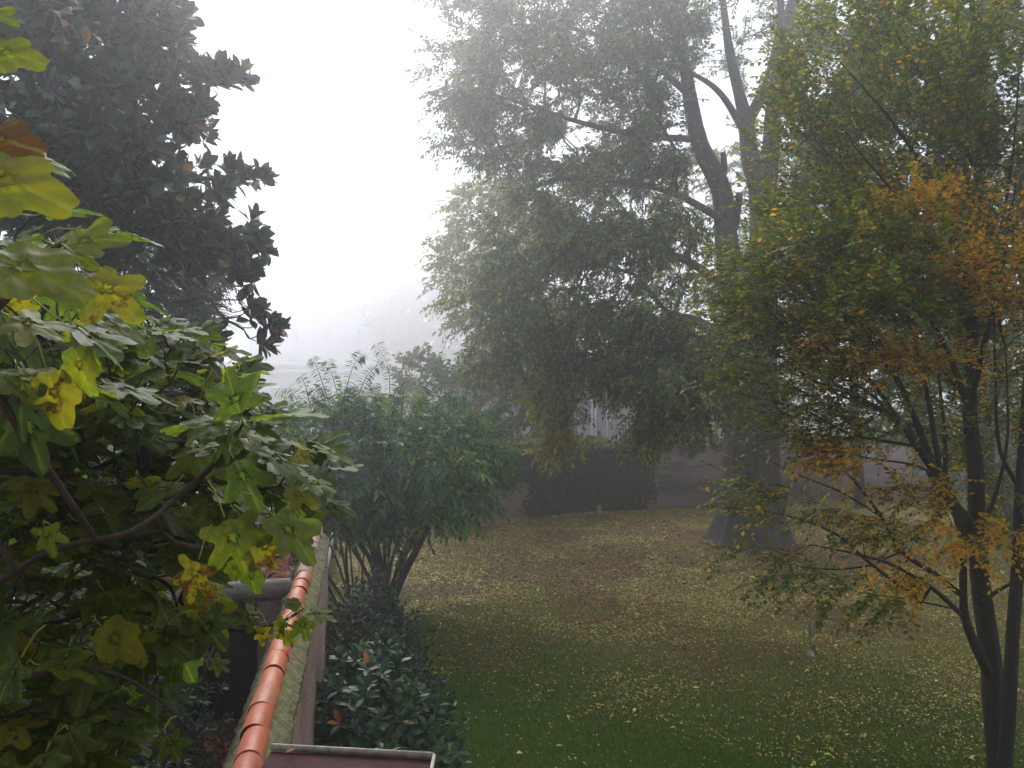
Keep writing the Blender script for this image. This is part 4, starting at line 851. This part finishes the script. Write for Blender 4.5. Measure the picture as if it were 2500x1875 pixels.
# palm behind it
PB = P(415, 800, 13.0); PT = empty('palm_tree', (PB[0], 13.0, YARD), 'palm with thin stiff fronds half hidden by the magnolia', 'palm')
mb = MB(); mb.tube([(PB[0], 13.0, YARD - .1), (PB[0] + .05, 13, 3), tuple(PB)], [.14, .12, .12], 10, wob=.03); mb.build('trunk', M_bark_dark, PT, smooth=True)
ps = []; ds = []; ns = []; fr = MB()
for k in range(34):
    an = R.uniform(0, 2 * math.pi); el = R.uniform(-0.9, 1.0); d0 = np.array([math.cos(an) * math.cos(el), math.sin(an) * math.cos(el), math.sin(el)])
    L = 0.55; e1 = PB + d0 * L; e1[2] -= 0.05; fr.tube([PB, (PB + e1) / 2 + [0, 0, .03], e1], [.012, .009, .007], 4)
    s1 = nrmz(np.cross(d0, [0, 0, 1])); 
    for a_ in np.linspace(-1.1, 1.1, 17):
        ps.append(e1); ds.append(d0 * math.cos(a_) + s1 * math.sin(a_) + np.array([0, 0, -0.25])); ns.append(np.cross(s1, d0) + R.normal(0, .2, 3))
fr.build('frond_stalks', M_palm_leaf if False else M_bark_dark, PT)
leafmesh('crown', T_leaf(0.035, 0.3, 0.35, 4), np.array(ps), np.array(ds), np.array(ns), R.uniform(.5, .75, len(ps)), M_palm_leaf, PT)

# ------------------------------------------------------------------ hornbeam on the right
HB = empty('hornbeam_tree', tuple(P(2450, 1900, 9.6) * [1, 1, 0]), 'dark stemmed hornbeam turning orange at the right edge of the lawn', 'tree')
hb0 = P(2455, 1960, 9.6); hb0[2] = -0.05
hl = [([hb0, P(2440, 1850, 9.6), P(2425, 1700, 9.6), P(2418, 1600, 9.6), P(2396, 1440, 9.6), P(2385, 1300, 9.6), P(2382, 1150, 9.6), P(2368, 1000, 9.6), P(2374, 800, 9.6), P(2382, 560, 9.7), P(2390, 300, 9.8), P(2375, 40, 9.9), P(2370, -150, 9.9)], [.165, .14, .125, .118, .11, .10, .09, .08, .068, .058, .048, .036, .025])]
def hh(seq, r): hl.append((uvl(seq), r))
hh([(2450, 1880, 9.5), (2462, 1750, 9.3), (2472, 1560, 9.2), (2485, 1380, 9.2), (2492, 1200, 9.2), (2505, 1000, 9.3), (2520, 700, 9.4), (2500, 300, 9.5)], [.09, .08, .072, .068, .062, .055, .045, .03])
hh([(2412, 1640, 9.5), (2382, 1580, 9.3), (2356, 1505, 9.2), (2352, 1440, 9.2), (2350, 1350, 9.2), (2345, 1270, 9.25), (2325, 1230, 9.3), (2290, 1160, 9.3), (2240, 1090, 9.2), (2200, 1030, 9.1), (2150, 1000, 9.0), (2080, 960, 8.9)], [.06, .055, .05, .04, .045, .07, .07, .062, .05, .04, .03, .015])
hh([(2395, 1360, 9.5), (2370, 1280, 9.4), (2330, 1235, 9.3), (2270, 1150, 9.3)], [.07, .06, .06, .05])
hh([(2352, 1505, 9.2), (2280, 1440, 9.0), (2180, 1380, 8.8), (2080, 1350, 8.6), (1980, 1330, 8.5)], [.03, .024, .018, .012, .006])
hh([(2350, 1455, 9.2), (2280, 1400, 9.1), (2200, 1345, 9.1), (2150, 1260, 9.2), (2090, 1180, 9.3), (2040, 1130, 9.3)], [.035, .03, .026, .02, .014, .007])
hh([(2250, 1470, 9.0), (2130, 1380, 8.8), (2050, 1310, 8.8), (1960, 1270, 8.8), (1880, 1250, 8.8)], [.022, .018, .014, .01, .005])
hh([(2295, 1165, 9.3), (2230, 1135, 9.1), (2130, 1120, 8.9), (2040, 1100, 8.8)], [.02, .014, .01, .005])
for (a, b, c_, d_, r) in [((2300, 1180), (2270, 1000), (2240, 850), (2180, 640), .035), ((2290, 1160), (2230, 1010), (2170, 900), (2080, 760), .032), ((2270, 1130), (2200, 940), (2130, 820), (2010, 650), .03), ((2310, 1200), (2305, 1050), (2290, 900), (2270, 650), .03),
                          ((2368, 1000), (2330, 900), (2260, 760), (2120, 560), .045), ((2374, 820), (2320, 700), (2220, 520), (2080, 350), .04), ((2380, 620), (2300, 480), (2180, 300), (2050, 150), .035), ((2388, 420), (2300, 260), (2200, 100), (2120, -60), .03),
                          ((2200, 1030), (2100, 900), (2000, 840), (1900, 760), .022), ((2150, 1000), (2040, 960), (1940, 900), (1840, 800), .02), ((2120, 980), (1990, 930), (1900, 870), (1790, 880), .016), ((2368, 1000), (2400, 850), (2440, 700), (2480, 450), .04),
                          ((2385, 1300), (2430, 1210), (2460, 1060), (2455, 850), .03), ((2492, 1200), (2440, 1090), (2430, 900), (2425, 700), .03), ((2370, 1000), (2330, 940), (2290, 900), (2200, 850), .016), ((2400, 1470), (2440, 1440), (2500, 1410), (2560, 1380), .03),
                          ((2374, 800), (2430, 620), (2470, 400), (2490, 150), .03), ((2382, 560), (2350, 380), (2310, 200), (2290, -30), .028), ((2080, 960), (1980, 900), (1880, 860), (1760, 840), .015), ((2240, 1090), (2080, 1060), (1960, 1000), (1800, 960), .02),
                          ((2150, 1260), (2050, 1200), (1950, 1160), (1850, 1110), .014), ((2130, 1380), (2040, 1390), (1930, 1380), (1830, 1350), .012), ((2300, 1480), (2200, 1460), (2120, 1450), (2030, 1430), .012)]:
    yo = R.uniform(-1.0, 0.8); hh([(a[0], a[1], 9.4), (b[0], b[1], 9.4 + yo * .4), (c_[0], c_[1], 9.4 + yo * .8), (d_[0], d_[1], 9.4 + yo * 1.2)], [r, r * .75, r * .5, r * .2])
tb_ = MB()
for pts_, rad_ in hl:
    q = catmull(pts_, 8 * len(pts_)); tb_.tube(q, np.interp(np.linspace(0, 1, len(q)), np.linspace(0, 1, len(rad_)), rad_), 9, flute=0.03, kf=3, wob=0.012)
tb_.build('trunk', M_bark_dark, HB, smooth=True)
hz = [([(2180, 800), (2400, 790), (2430, 1180), (2300, 1150), (2200, 1000)], 60, 9.9, .8, .12), ([(1940, 980), (2150, 1000), (2230, 1060), (2040, 1100), (1900, 1080)], 26, 9.2, .7, .1),
      ([(1920, 180), (1990, 60), (2080, -60), (2580, -60), (2580, 500), (2200, 560), (1960, 560), (1900, 420), (1905, 300)], 520, 9.6, 1.5, 0.04),
      ([(1830, 650), (1870, 620), (1980, 570), (2160, 540), (2250, 760), (2150, 880), (1990, 870), (1870, 840), (1815, 760), (1800, 690)], 320, 9.2, 1.3, 0.05),
      ([(2160, 500), (2580, 480), (2580, 780), (2420, 800), (2260, 760), (2180, 640)], 200, 9.4, 1.3, 0.38),
      ([(2140, 480), (2400, 500), (2400, 560), (2300, 600), (2170, 560)], 20, 8.6, .5, .85), ([(2300, 620), (2500, 640), (2520, 790), (2400, 800), (2270, 740)], 30, 8.5, .6, .85),
      ([(1990, 820), (2120, 830), (2260, 870), (2360, 860), (2380, 920), (2220, 925), (2010, 940)], 40, 8.8, .5, .85),
      ([(1780, 860), (2000, 860), (2150, 930), (2240, 1000), (2020, 1060), (1830, 1010), (1790, 940)], 50, 9.2, 1.0, 0.04),
      ([(2380, 800), (2580, 780), (2580, 1350), (2420, 1320), (2400, 1000)], 90, 9.5, 1.2, 0.28),
      ([(1960, 1110), (2080, 1085), (2180, 1110), (2130, 1150), (2000, 1160)], 13, 8.8, .3, .9),
      ([(1770, 1110), (1850, 1140), (1960, 1180), (1960, 1240), (1850, 1220), (1790, 1180)], 6, 8.8, .5, 0.08), ([(1800, 1240), (1960, 1215), (2150, 1240), (2220, 1300), (2080, 1320), (1960, 1300)], 14, 8.8, .6, 0.2),
      ([(1760, 1320), (1860, 1330), (1980, 1350), (2120, 1400), (2230, 1460), (2100, 1480), (1930, 1440), (1830, 1380)], 18, 8.6, .6, 0.05),
      ([(2150, 1180), (2330, 1160), (2360, 1220), (2200, 1250)], 12, 9.0, .4, 0.5), ([(2220, 1270), (2400, 1250), (2480, 1270), (2480, 1330), (2300, 1340)], 12, 8.9, .4, .9), ([(2060, 1260), (2260, 1270), (2260, 1310), (2100, 1320)], 7, 8.9, .3, .5), ([(2150, 1370), (2280, 1400), (2300, 1440), (2240, 1430)], 7, 9, .2, .9)]
tg = []; tn = []
for p_, n_, y_, t_, to in hz:
    tg.append(crown(p_, int(n_ * 1.45), y_, t_, 100, 0.20 if n_ > 100 else 0, 5)); tn.append(np.full(int(n_ * 1.45), to))
tg = np.concatenate(tg); tn = np.concatenate(tn)
A, Pn, Rr, tips = skeleton(hl, tg, 0.2, 0.3, 0.10)
mb = MB(); skel_mesh(mb, A, Pn, Rr * .85, 0.003, 0.02, 2.3, 5)
od = nrmz(tg - P(2390, 1150, 9.5)); od[:, 2] = od[:, 2] * .5 + 0.05; od = nrmz(od)
NT, NL = 4, 13
pos, ld, ln, tw, tl = sprays(tg, od, NT, 0.46, NL, spread=0.42, planar=0.92, droop=0.10, leafdroop=0.15, ang=58)
sticks(mb, tl, 0.003, 0.0012); mb.build('branches', M_bark_dark, HB, smooth=True)
tnr = np.repeat(tn, NT)[tw]; lt = (R.random(len(pos)) < tnr).astype(float)
leafmesh('crown', T_leaf(0.55, 0.12, 0.12, 2), pos, ld, ln, R.uniform(0.045, 0.078, len(pos)), M_horn_leaf, HB, tone=lt)

# ------------------------------------------------------------------ fig tree close by on the left
def fig_template(kind, seed):
    rg = np.random.default_rng(seed); nb = 64
    th = np.linspace(-math.pi, math.pi, nb, endpoint=False)     # angle from the tip direction (+y), round (0,0.40)
    if kind == 5: lobes = [(0, .60, .40), (1.0, .55, .38), (-1.0, .55, .38), (2.05, .42, .40), (-2.05, .42, .40)]; core = .21
    elif kind == 3: lobes = [(0, .60, .47), (1.1, .52, .44), (-1.1, .52, .44), (2.2, .37, .5), (-2.2, .37, .5)]; core = .25
    else: lobes = [(0, .58, .62), (1.2, .40, .6), (-1.2, .40, .6), (2.3, .34, .5), (-2.3, .34, .5)]; core = .30
    r = np.full(nb, core)
    for a, L, w_ in lobes:
        a = a + rg.normal(0, .05); L = L * (1 + rg.normal(0, .06)); dd = np.abs((th - a + math.pi) % (2 * math.pi) - math.pi)
        r = np.maximum(r, L * np.clip(1 - (dd / w_) ** 3.0, 0, 1) ** 0.42)
    r = np.convolve(np.concatenate([r[-2:], r, r[:2]]), [.12, .22, .32, .22, .12], 'same')[2:-2]
    r *= 1 + 0.025 * np.sin(th * 17 + seed) + rg.normal(0, .012, nb)
    dd = np.abs(np.abs(th) - math.pi); r = np.where(dd < .22, np.minimum(r, .30 - 0.06 * (1 - dd / .22)), r)
    V = [(0, .38, 0, 0)]; rings = [.2, .42, .65, .85, 1.0]
    for f in rings:
        for i in range(nb): V.append((math.sin(th[i]) * r[i] * f, .38 + math.cos(th[i]) * r[i] * f, f, th[i]))
    V = np.array(V); x, y = V[:, 0], V[:, 1]
    bend = rg.uniform(0.15, 0.55); cup = rg.uniform(-0.25, 0.35); tw_ = rg.normal(0, .25)
    z = -bend * np.clip(y - .1, 0, 2) ** 2 * .8 + cup * x ** 2 * 1.5 - 0.25 * np.abs(x) ** 1.5 + tw_ * x * (y - .4) + 0.02 * np.sin(x * 23 + seed) * np.cos(y * 19)
    # veins: rays from the stalk to the lobe tips
    vein = np.zeros(len(V))
    for a, L, w_ in lobes:
        tx, ty = math.sin(a) * L, .38 + math.cos(a) * L; bx, by = 0, .08; t = np.clip(((x - bx) * (tx - bx) + (y - by) * (ty - by)) / ((tx - bx) ** 2 + (ty - by) ** 2), 0, 1)
        vein = np.maximum(vein, np.clip(1 - np.hypot(x - bx - t * (tx - bx), y - by - t * (ty - by)) / 0.03, 0, 1))
    z = z - 0.012 * vein
    tri = np.array([[0, 1 + i, 1 + (i + 1) % nb] for i in range(nb)])[:, [0, 2, 1]]; quad = []
    for k in range(len(rings) - 1):
        a = 1 + k * nb
        for i in range(nb): quad.append([a + i, a + (i + 1) % nb, a + nb + (i + 1) % nb, a + nb + i])
    return np.stack([x, y, z], -1), tri, np.array(quad)[:, ::-1], vein, (x, y)
FT = [fig_template(k, s) for s, k in enumerate([5, 5, 3, 5, 3, 1, 5, 3, 5, 3])]
FG = empty('fig_tree', (-2.3, 2.6, YARD), 'fig tree with large lobed leaves filling the lower left close to the window', 'tree')
fl = [([np.array([-2.3, 2.6, YARD - .1]), np.array([-2.25, 2.6, 2.2]), np.array([-2.0, 2.5, 3.6]), np.array([-1.8, 2.3, 4.6])], [.07, .06, .045, .03])]
def fb(seq, r): fl.append((uvl(seq), r))
fb([(-120, 1490, 2.3), (0, 1420, 2.2), (108, 1352, 2.15), (200, 1325, 2.15), (305, 1304, 2.15), (378, 1262, 2.2), (420, 1225, 2.25), (490, 1165, 2.3), (540, 1113, 2.3), (579, 1055, 2.3), (592, 1035, 2.3)], [.013, .0095, .009, .0085, .008, .008, .0085, .0085, .008, .007, .004])
fb([(378, 1262, 2.2), (405, 1312, 2.3), (482, 1339, 2.3), (579, 1345, 2.3), (690, 1362, 2.35)], [.008, .008, .007, .006, .003])
fb([(-100, 830, 1.8), (0, 743, 1.8), (46, 692, 1.8), (130, 610, 1.75), (150, 595, 1.7)], [.014, .010, .009, .008, .005])
fb([(-80, 1180, 2.2), (20, 1150, 2.3), (200, 1155, 2.6), (380, 1060, 2.9), (460, 960, 3.1), (480, 900, 3.1)], [.010, .009, .008, .007, .006, .004])
fb([(-60, 1150, 2.2), (45, 1060, 2.1), (80, 960, 2.1), (60, 880, 2.1)], [.007, .006, .005, .004])
fb([(200, 1500, 2.9), (400, 1500, 3.0), (579, 1540, 3.0), (675, 1522, 3.0), (725, 1497, 3.0), (740, 1485, 3.0)], [.009, .008, .007, .006, .005, .003])
fb([(300, 1310, 2.4), (420, 1290, 2.7), (560, 1230, 2.9), (690, 1190, 2.9), (740, 1160, 2.9)], [.012, .010, .008, .006, .004])
fb([(-80, 1600, 2.4), (60, 1480, 2.5), (260, 1400, 2.7), (400, 1420, 2.8), (440, 1500, 2.8)], [.011, .009, .008, .006, .004])
fb([(-60, 1700, 2.2), (120, 1640, 2.3), (260, 1640, 2.3), (380, 1700, 2.4), (470, 1790, 2.4)], [.009, .008, .007, .005, .003])
fb([(0, 950, 2.6), (180, 900, 3.0), (300, 840, 3.4), (380, 820, 3.6)], [.014, .012, .009, .005])
fmb = MB()
for pts_, rad_ in fl:
    q = catmull(pts_, 8 * len(pts_)); fmb.tube(q, np.interp(np.linspace(0, 1, len(q)), np.linspace(0, 1, len(rad_)), rad_), 9, wob=0.03)
fmb.build('trunk', M_bark_fig, FG, smooth=True)
# hero leaves: stalk end (u,v), tip (u,v), depth, size factor by foreshortening, template, hue(rnd), wear, facing (normal)
UP = (0, -.35, .95)
hero = []
def hf(b, t, Y, k, hue, wear, nrm=UP, dy=0.0): hero.append((P(b[0], b[1], Y), P(t[0], t[1], Y + dy), k, hue, wear, np.array(nrm, float)))
hf((-60, 120), (115, 130), 1.5, 5, .86, .35, (0, -.8, .55)); hf((-60, 20), (45, 45), 1.5, 2, .80, .2, (0, -.7, .6))
hf((-110, 410), (190, 470), 1.30, 5, .92, .55, (.1, -.75, .6)); hf((-80, 330), (112, 345), 1.4, 5, .98, 1.6, (0, -.75, .5)); hf((20, 350), (200, 425), 1.5, 3, .85, .3, (0, -.4, .9))
hf((135, 600), (310, 560), 1.75, 2, .78, .2, (0, -.75, .6)); hf((130, 600), (240, 640), 1.75, 4, .86, .3, (0, -.6, .7)); hf((60, 590), (-90, 640), 1.7, 2, .8, .4)
hf((-60, 610), (240, 690), 1.5, 5, .82, .35, (0, -.5, .8)); hf((200, 660), (350, 770), 1.7, 4, .82, .7, (.2, -.6, .5)); hf((280, 575), (410, 575), 2.0, 5, .3, .1, (0, .1, 1)); hf((190, 560), (300, 560), 1.9, 2, .8, .2)
hf((0, 760), (180, 820), 2.0, 3, .7, .6); hf((130, 770), (330, 865), 1.9, 0, .15, .1, (.1, .1, 1)); hf((60, 900), (30, 1080), 1.9, 6, .05, .1, (-.2, -.75, .6)); hf((50, 960), (100, 1160), 1.95, 1, .08, .1, (.1, -.8, .6))
hf((110, 890), (165, 1060), 1.9, 5, .97, .75, (.3, -.7, .4)); hf((180, 830), (205, 985), 1.9, 5, .7, .5, (-.3, -.8, .4)); hf((585, 1040), (500, 1120), 2.25, 0, .2, .1, (0, -.5, .8)); hf((560, 1100), (640, 1250), 2.2, 1, .18, .1, (.1, -.75, .6))
hf((595, 1035), (540, 880), 2.3, 3, .3, .1, (-.2, -.6, .7)); hf((600, 1030), (800, 975), 2.3, 2, .6, .15, (0, .0, 1)); hf((598, 1038), (690, 1050), 2.25, 7, .35, .1, (.1, -.3, .95)); hf((590, 1040), (430, 1010), 2.3, 8, .4, .2, (0, -.3, .9))
hf((610, 1080), (790, 1160), 2.3, 9, .25, .2, (.2, .0, 1)); hf((730, 1170), (830, 1185), 2.5, 0, .7, .2, (0, -.3, 1)); hf((690, 1185), (785, 1230), 2.5, 4, .93, .6, (.1, -.5, .8)); hf((560, 1100), (455, 1080), 2.3, 4, .5, .3)
hf((105, 1270), (130, 1360), 2.05, 6, .75, .1, (0, -.85, .5)); hf((540, 1240), (610, 1420), 2.1, 8, .6, .35, (.1, -.85, .45)); hf((620, 1290), (690, 1400), 2.15, 3, .9, .8, (.4, -.75, .4)); hf((650, 1240), (790, 1365), 2.2, 2, .65, .1, (.1, -.4, .9))
hf((490, 1350), (450, 1480), 2.1, 6, .7, .9, (0, -.9, .35)); hf((575, 1360), (570, 1430), 2.2, 5, .7, .3, (.3, -.8, .3)); hf((610, 1370), (615, 1465), 2.15, 5, .55, .2, (-.3, -.85, .3))
hf((740, 1485), (825, 1510), 2.9, 1, .7, .15, (0, -.2, 1)); hf((735, 1490), (690, 1450), 2.9, 5, .6, .1); hf((700, 1505), (660, 1560), 2.9, 7, .45, .5, (0, -.7, .7)); hf((640, 1520), (640, 1580), 2.9, 6, .8, .9, (0, -.8, .6)); hf((645, 1525), (560, 1470), 3.0, 3, .4, .1, (0, -.4, .9))
hf((730, 1500), (755, 1570), 2.9, 4, .5, .2, (.2, -.7, .7)); hf((700, 1530), (695, 1585), 2.9, 2, .85, .5, (0, -.7, .6)); hf((620, 1480), (600, 1450), 3.0, 2, .3, .1); hf((510, 1605), (570, 1640), 2.9, 3, .5, .1, (0, -.5, .85)); hf((430, 1600), (400, 1700), 2.6, 5, .2, .1, (0, -.8, .5))
hf((470, 1490), (560, 1600), 2.6, 8, .15, .1, (0, -.7, .7)); hf((400, 1780), (440, 1870), 2.3, 0, .35, .1, (0, -.7, .7)); hf((60, 1590), (-20, 1720), 2.0, 1, .12, .2, (0, -.75, .6)); hf((160, 1770), (200, 1870), 2.1, 6, .25, .1, (0, -.75, .6)); hf((60, 1600), (110, 1650), 2.4, 4, .97, .7)
hf((370, 880), (330, 800), 2.7, 7, .7, .2, (0, -.5, .85)); hf((440, 880), (500, 850), 2.9, 1, .72, .3); hf((520, 900), (480, 990), 2.9, 2, .6, .2); hf((410, 850), (400, 760), 3.2, 3, .7, .2, (0, -.6, .8))
# the rest of the crown
fz = [([(-60, 580), (120, 590), (180, 640), (260, 700), (360, 790), (440, 800), (530, 870), (600, 960), (640, 1040), (500, 1040), (300, 960), (-60, 900)], 270, 3.1, .55),
      ([(-60, 880), (300, 930), (560, 1020), (700, 1060), (760, 1110), (790, 1200), (740, 1280), (770, 1340), (640, 1350), (400, 1300), (-60, 1350)], 330, 2.9, .55),
      ([(-60, 1330), (300, 1320), (500, 1330), (640, 1370), (610, 1430), (540, 1490), (400, 1520), (330, 1680), (300, 1880), (-60, 1900)], 200, 2.75, .5),
      ([(-60, 1550), (250, 1560), (340, 1620), (300, 1880), (-60, 1900)], 26, 2.3, .3), ([(-60, 650), (200, 700), (330, 850), (200, 1000), (-60, 1000)], 22, 2.2, .3),
      ([(-600, 250), (-120, 250), (-100, 900), (-160, 1900), (-600, 1900)], 110, 2.2, .6), ([(-60, 1380), (260, 1400), (380, 1500), (280, 1880), (-60, 1900)], 90, 3.3, .4)]  # first outline: leaves left of the view, added to shade the lower crown
ft = np.concatenate([crown(p_, n_, y_, t_, 60) for p_, n_, y_, t_ in fz])
pu = 1250 + ft[:, 0] / ft[:, 1] * F; pv0 = HZ + (H - ft[:, 2]) / ft[:, 1] * F
ft = ft[~((pu > 490) & (pu < 770) & (pv0 > 1285) & (pv0 < 1490))]
A, Pn, Rr, tips = skeleton(fl, ft, 0.07, 0.3, 0.15)
mb = MB(); skel_mesh(mb, A, Pn, Rr * .9, 0.003, 0.010, 2.3, 6); mb.build('branches', M_bark_fig, FG, smooth=True)
B = [h[0] for h in hero]; T_ = [h[1] for h in hero]; K = [h[2] for h in hero]; HU = [h[3] for h in hero]; WE = [h[4] for h in hero]; NN = [h[5] for h in hero]
SZ = [np.linalg.norm(b - a) for a, b in zip(B, T_)]; HB_n = len(hero)
for p_ in ft:
    an = R.normal(0.2, 1.0); d = np.array([math.cos(an), math.sin(an) - 0.35, -0.15 + R.normal(0, .35)]); d /= np.linalg.norm(d)
    s_ = R.uniform(0.15, 0.23); B.append(p_); T_.append(p_ + d * s_); SZ.append(s_); K.append(int(R.integers(0, 10)))
    top = (HZ - (H - p_[2]) * 0)  # keep
    HU.append(float(np.clip(R.beta(1.6, 2.2) * 0.9 + (0.08 if R.random() < .15 else 0), 0, 1)) if R.random() > .05 else R.uniform(.92, 1)); WE.append(max(0, R.normal(.05, .2)) if R.random() > .07 else R.uniform(.5, .9))
    NN.append(nrmz(np.array([R.normal(0, .35), -.25 + R.normal(0, .35), .9])))
V_all = []; F3 = []; F4 = []; at = {'rnd': [], 'vein': [], 'wear': [], 'luv': [], 'seed': []}; off = 0; st = MB()
for i in range(len(B)):
    d = nrmz(T_[i] - B[i]); n_ = NN[i]; x = nrmz(np.cross(d, n_)); z = np.cross(x, d); V, tri, quad, vein, _ = FT[K[i]]; s_ = SZ[i]
    wx = s_ * R.uniform(.85, 1.1)
    W = B[i] + V[:, :1] * x * wx + V[:, 1:2] * d * s_ + V[:, 2:3] * z * s_; V_all.append(W); F3.append(tri + off); F4.append(quad + off); off += len(V)
    at['rnd'].append(np.full(len(V), HU[i])); at['vein'].append(vein); at['wear'].append(np.full(len(V), WE[i])); at['luv'].append(np.stack([V[:, 0], V[:, 1], V[:, 2] * 0], -1)); at['seed'].append(np.tile(R.random(3), (len(V), 1)))
    # stalk back towards the nearest wood
    dd = np.linalg.norm(A - B[i], axis=1); j = int(dd.argmin()); a0 = A[j]
    if dd[j] > .16: a0 = B[i] - d * .10 + np.array([0, 0, -.02])
    if dd[j] < .02: a0 = B[i] - d * .02
    mid = (a0 + B[i]) / 2 + np.array([0, 0, .012]); att = B[i] + V[0] * 0 + d * s_ * .12 - z * .002
    st.tube([a0, mid, B[i], att], [.0026, .0022, .0022, .0015], 5, cap=False)
arrmesh('crown', np.concatenate(V_all), [np.concatenate(F3), np.concatenate(F4)], M_fig_leaf, FG, {k: np.concatenate(v) for k, v in at.items()})
tag(st.build('leaf_stalks', M_stalk, FG, smooth=True), kind='stuff')

# ------------------------------------------------------------------ fog
m, nt, o = newmat('fog'); pv_ = nd(nt, 'ShaderNodeVolumePrincipled'); pv_.inputs['Color'].default_value = (0.97, 0.97, 1.0, 1); pv_.inputs['Density'].default_value = HAZE_DENSITY; pv_.inputs['Anisotropy'].default_value = 0.82
nt.links.new(pv_.outputs[0], o.inputs['Volume'])
mb = MB(); mb.box((0, 110, 14.7), (620, 400, 32.6)); tag(mb.build('haze', m), 'thick pale morning fog filling the garden', 'fog', kind='stuff')
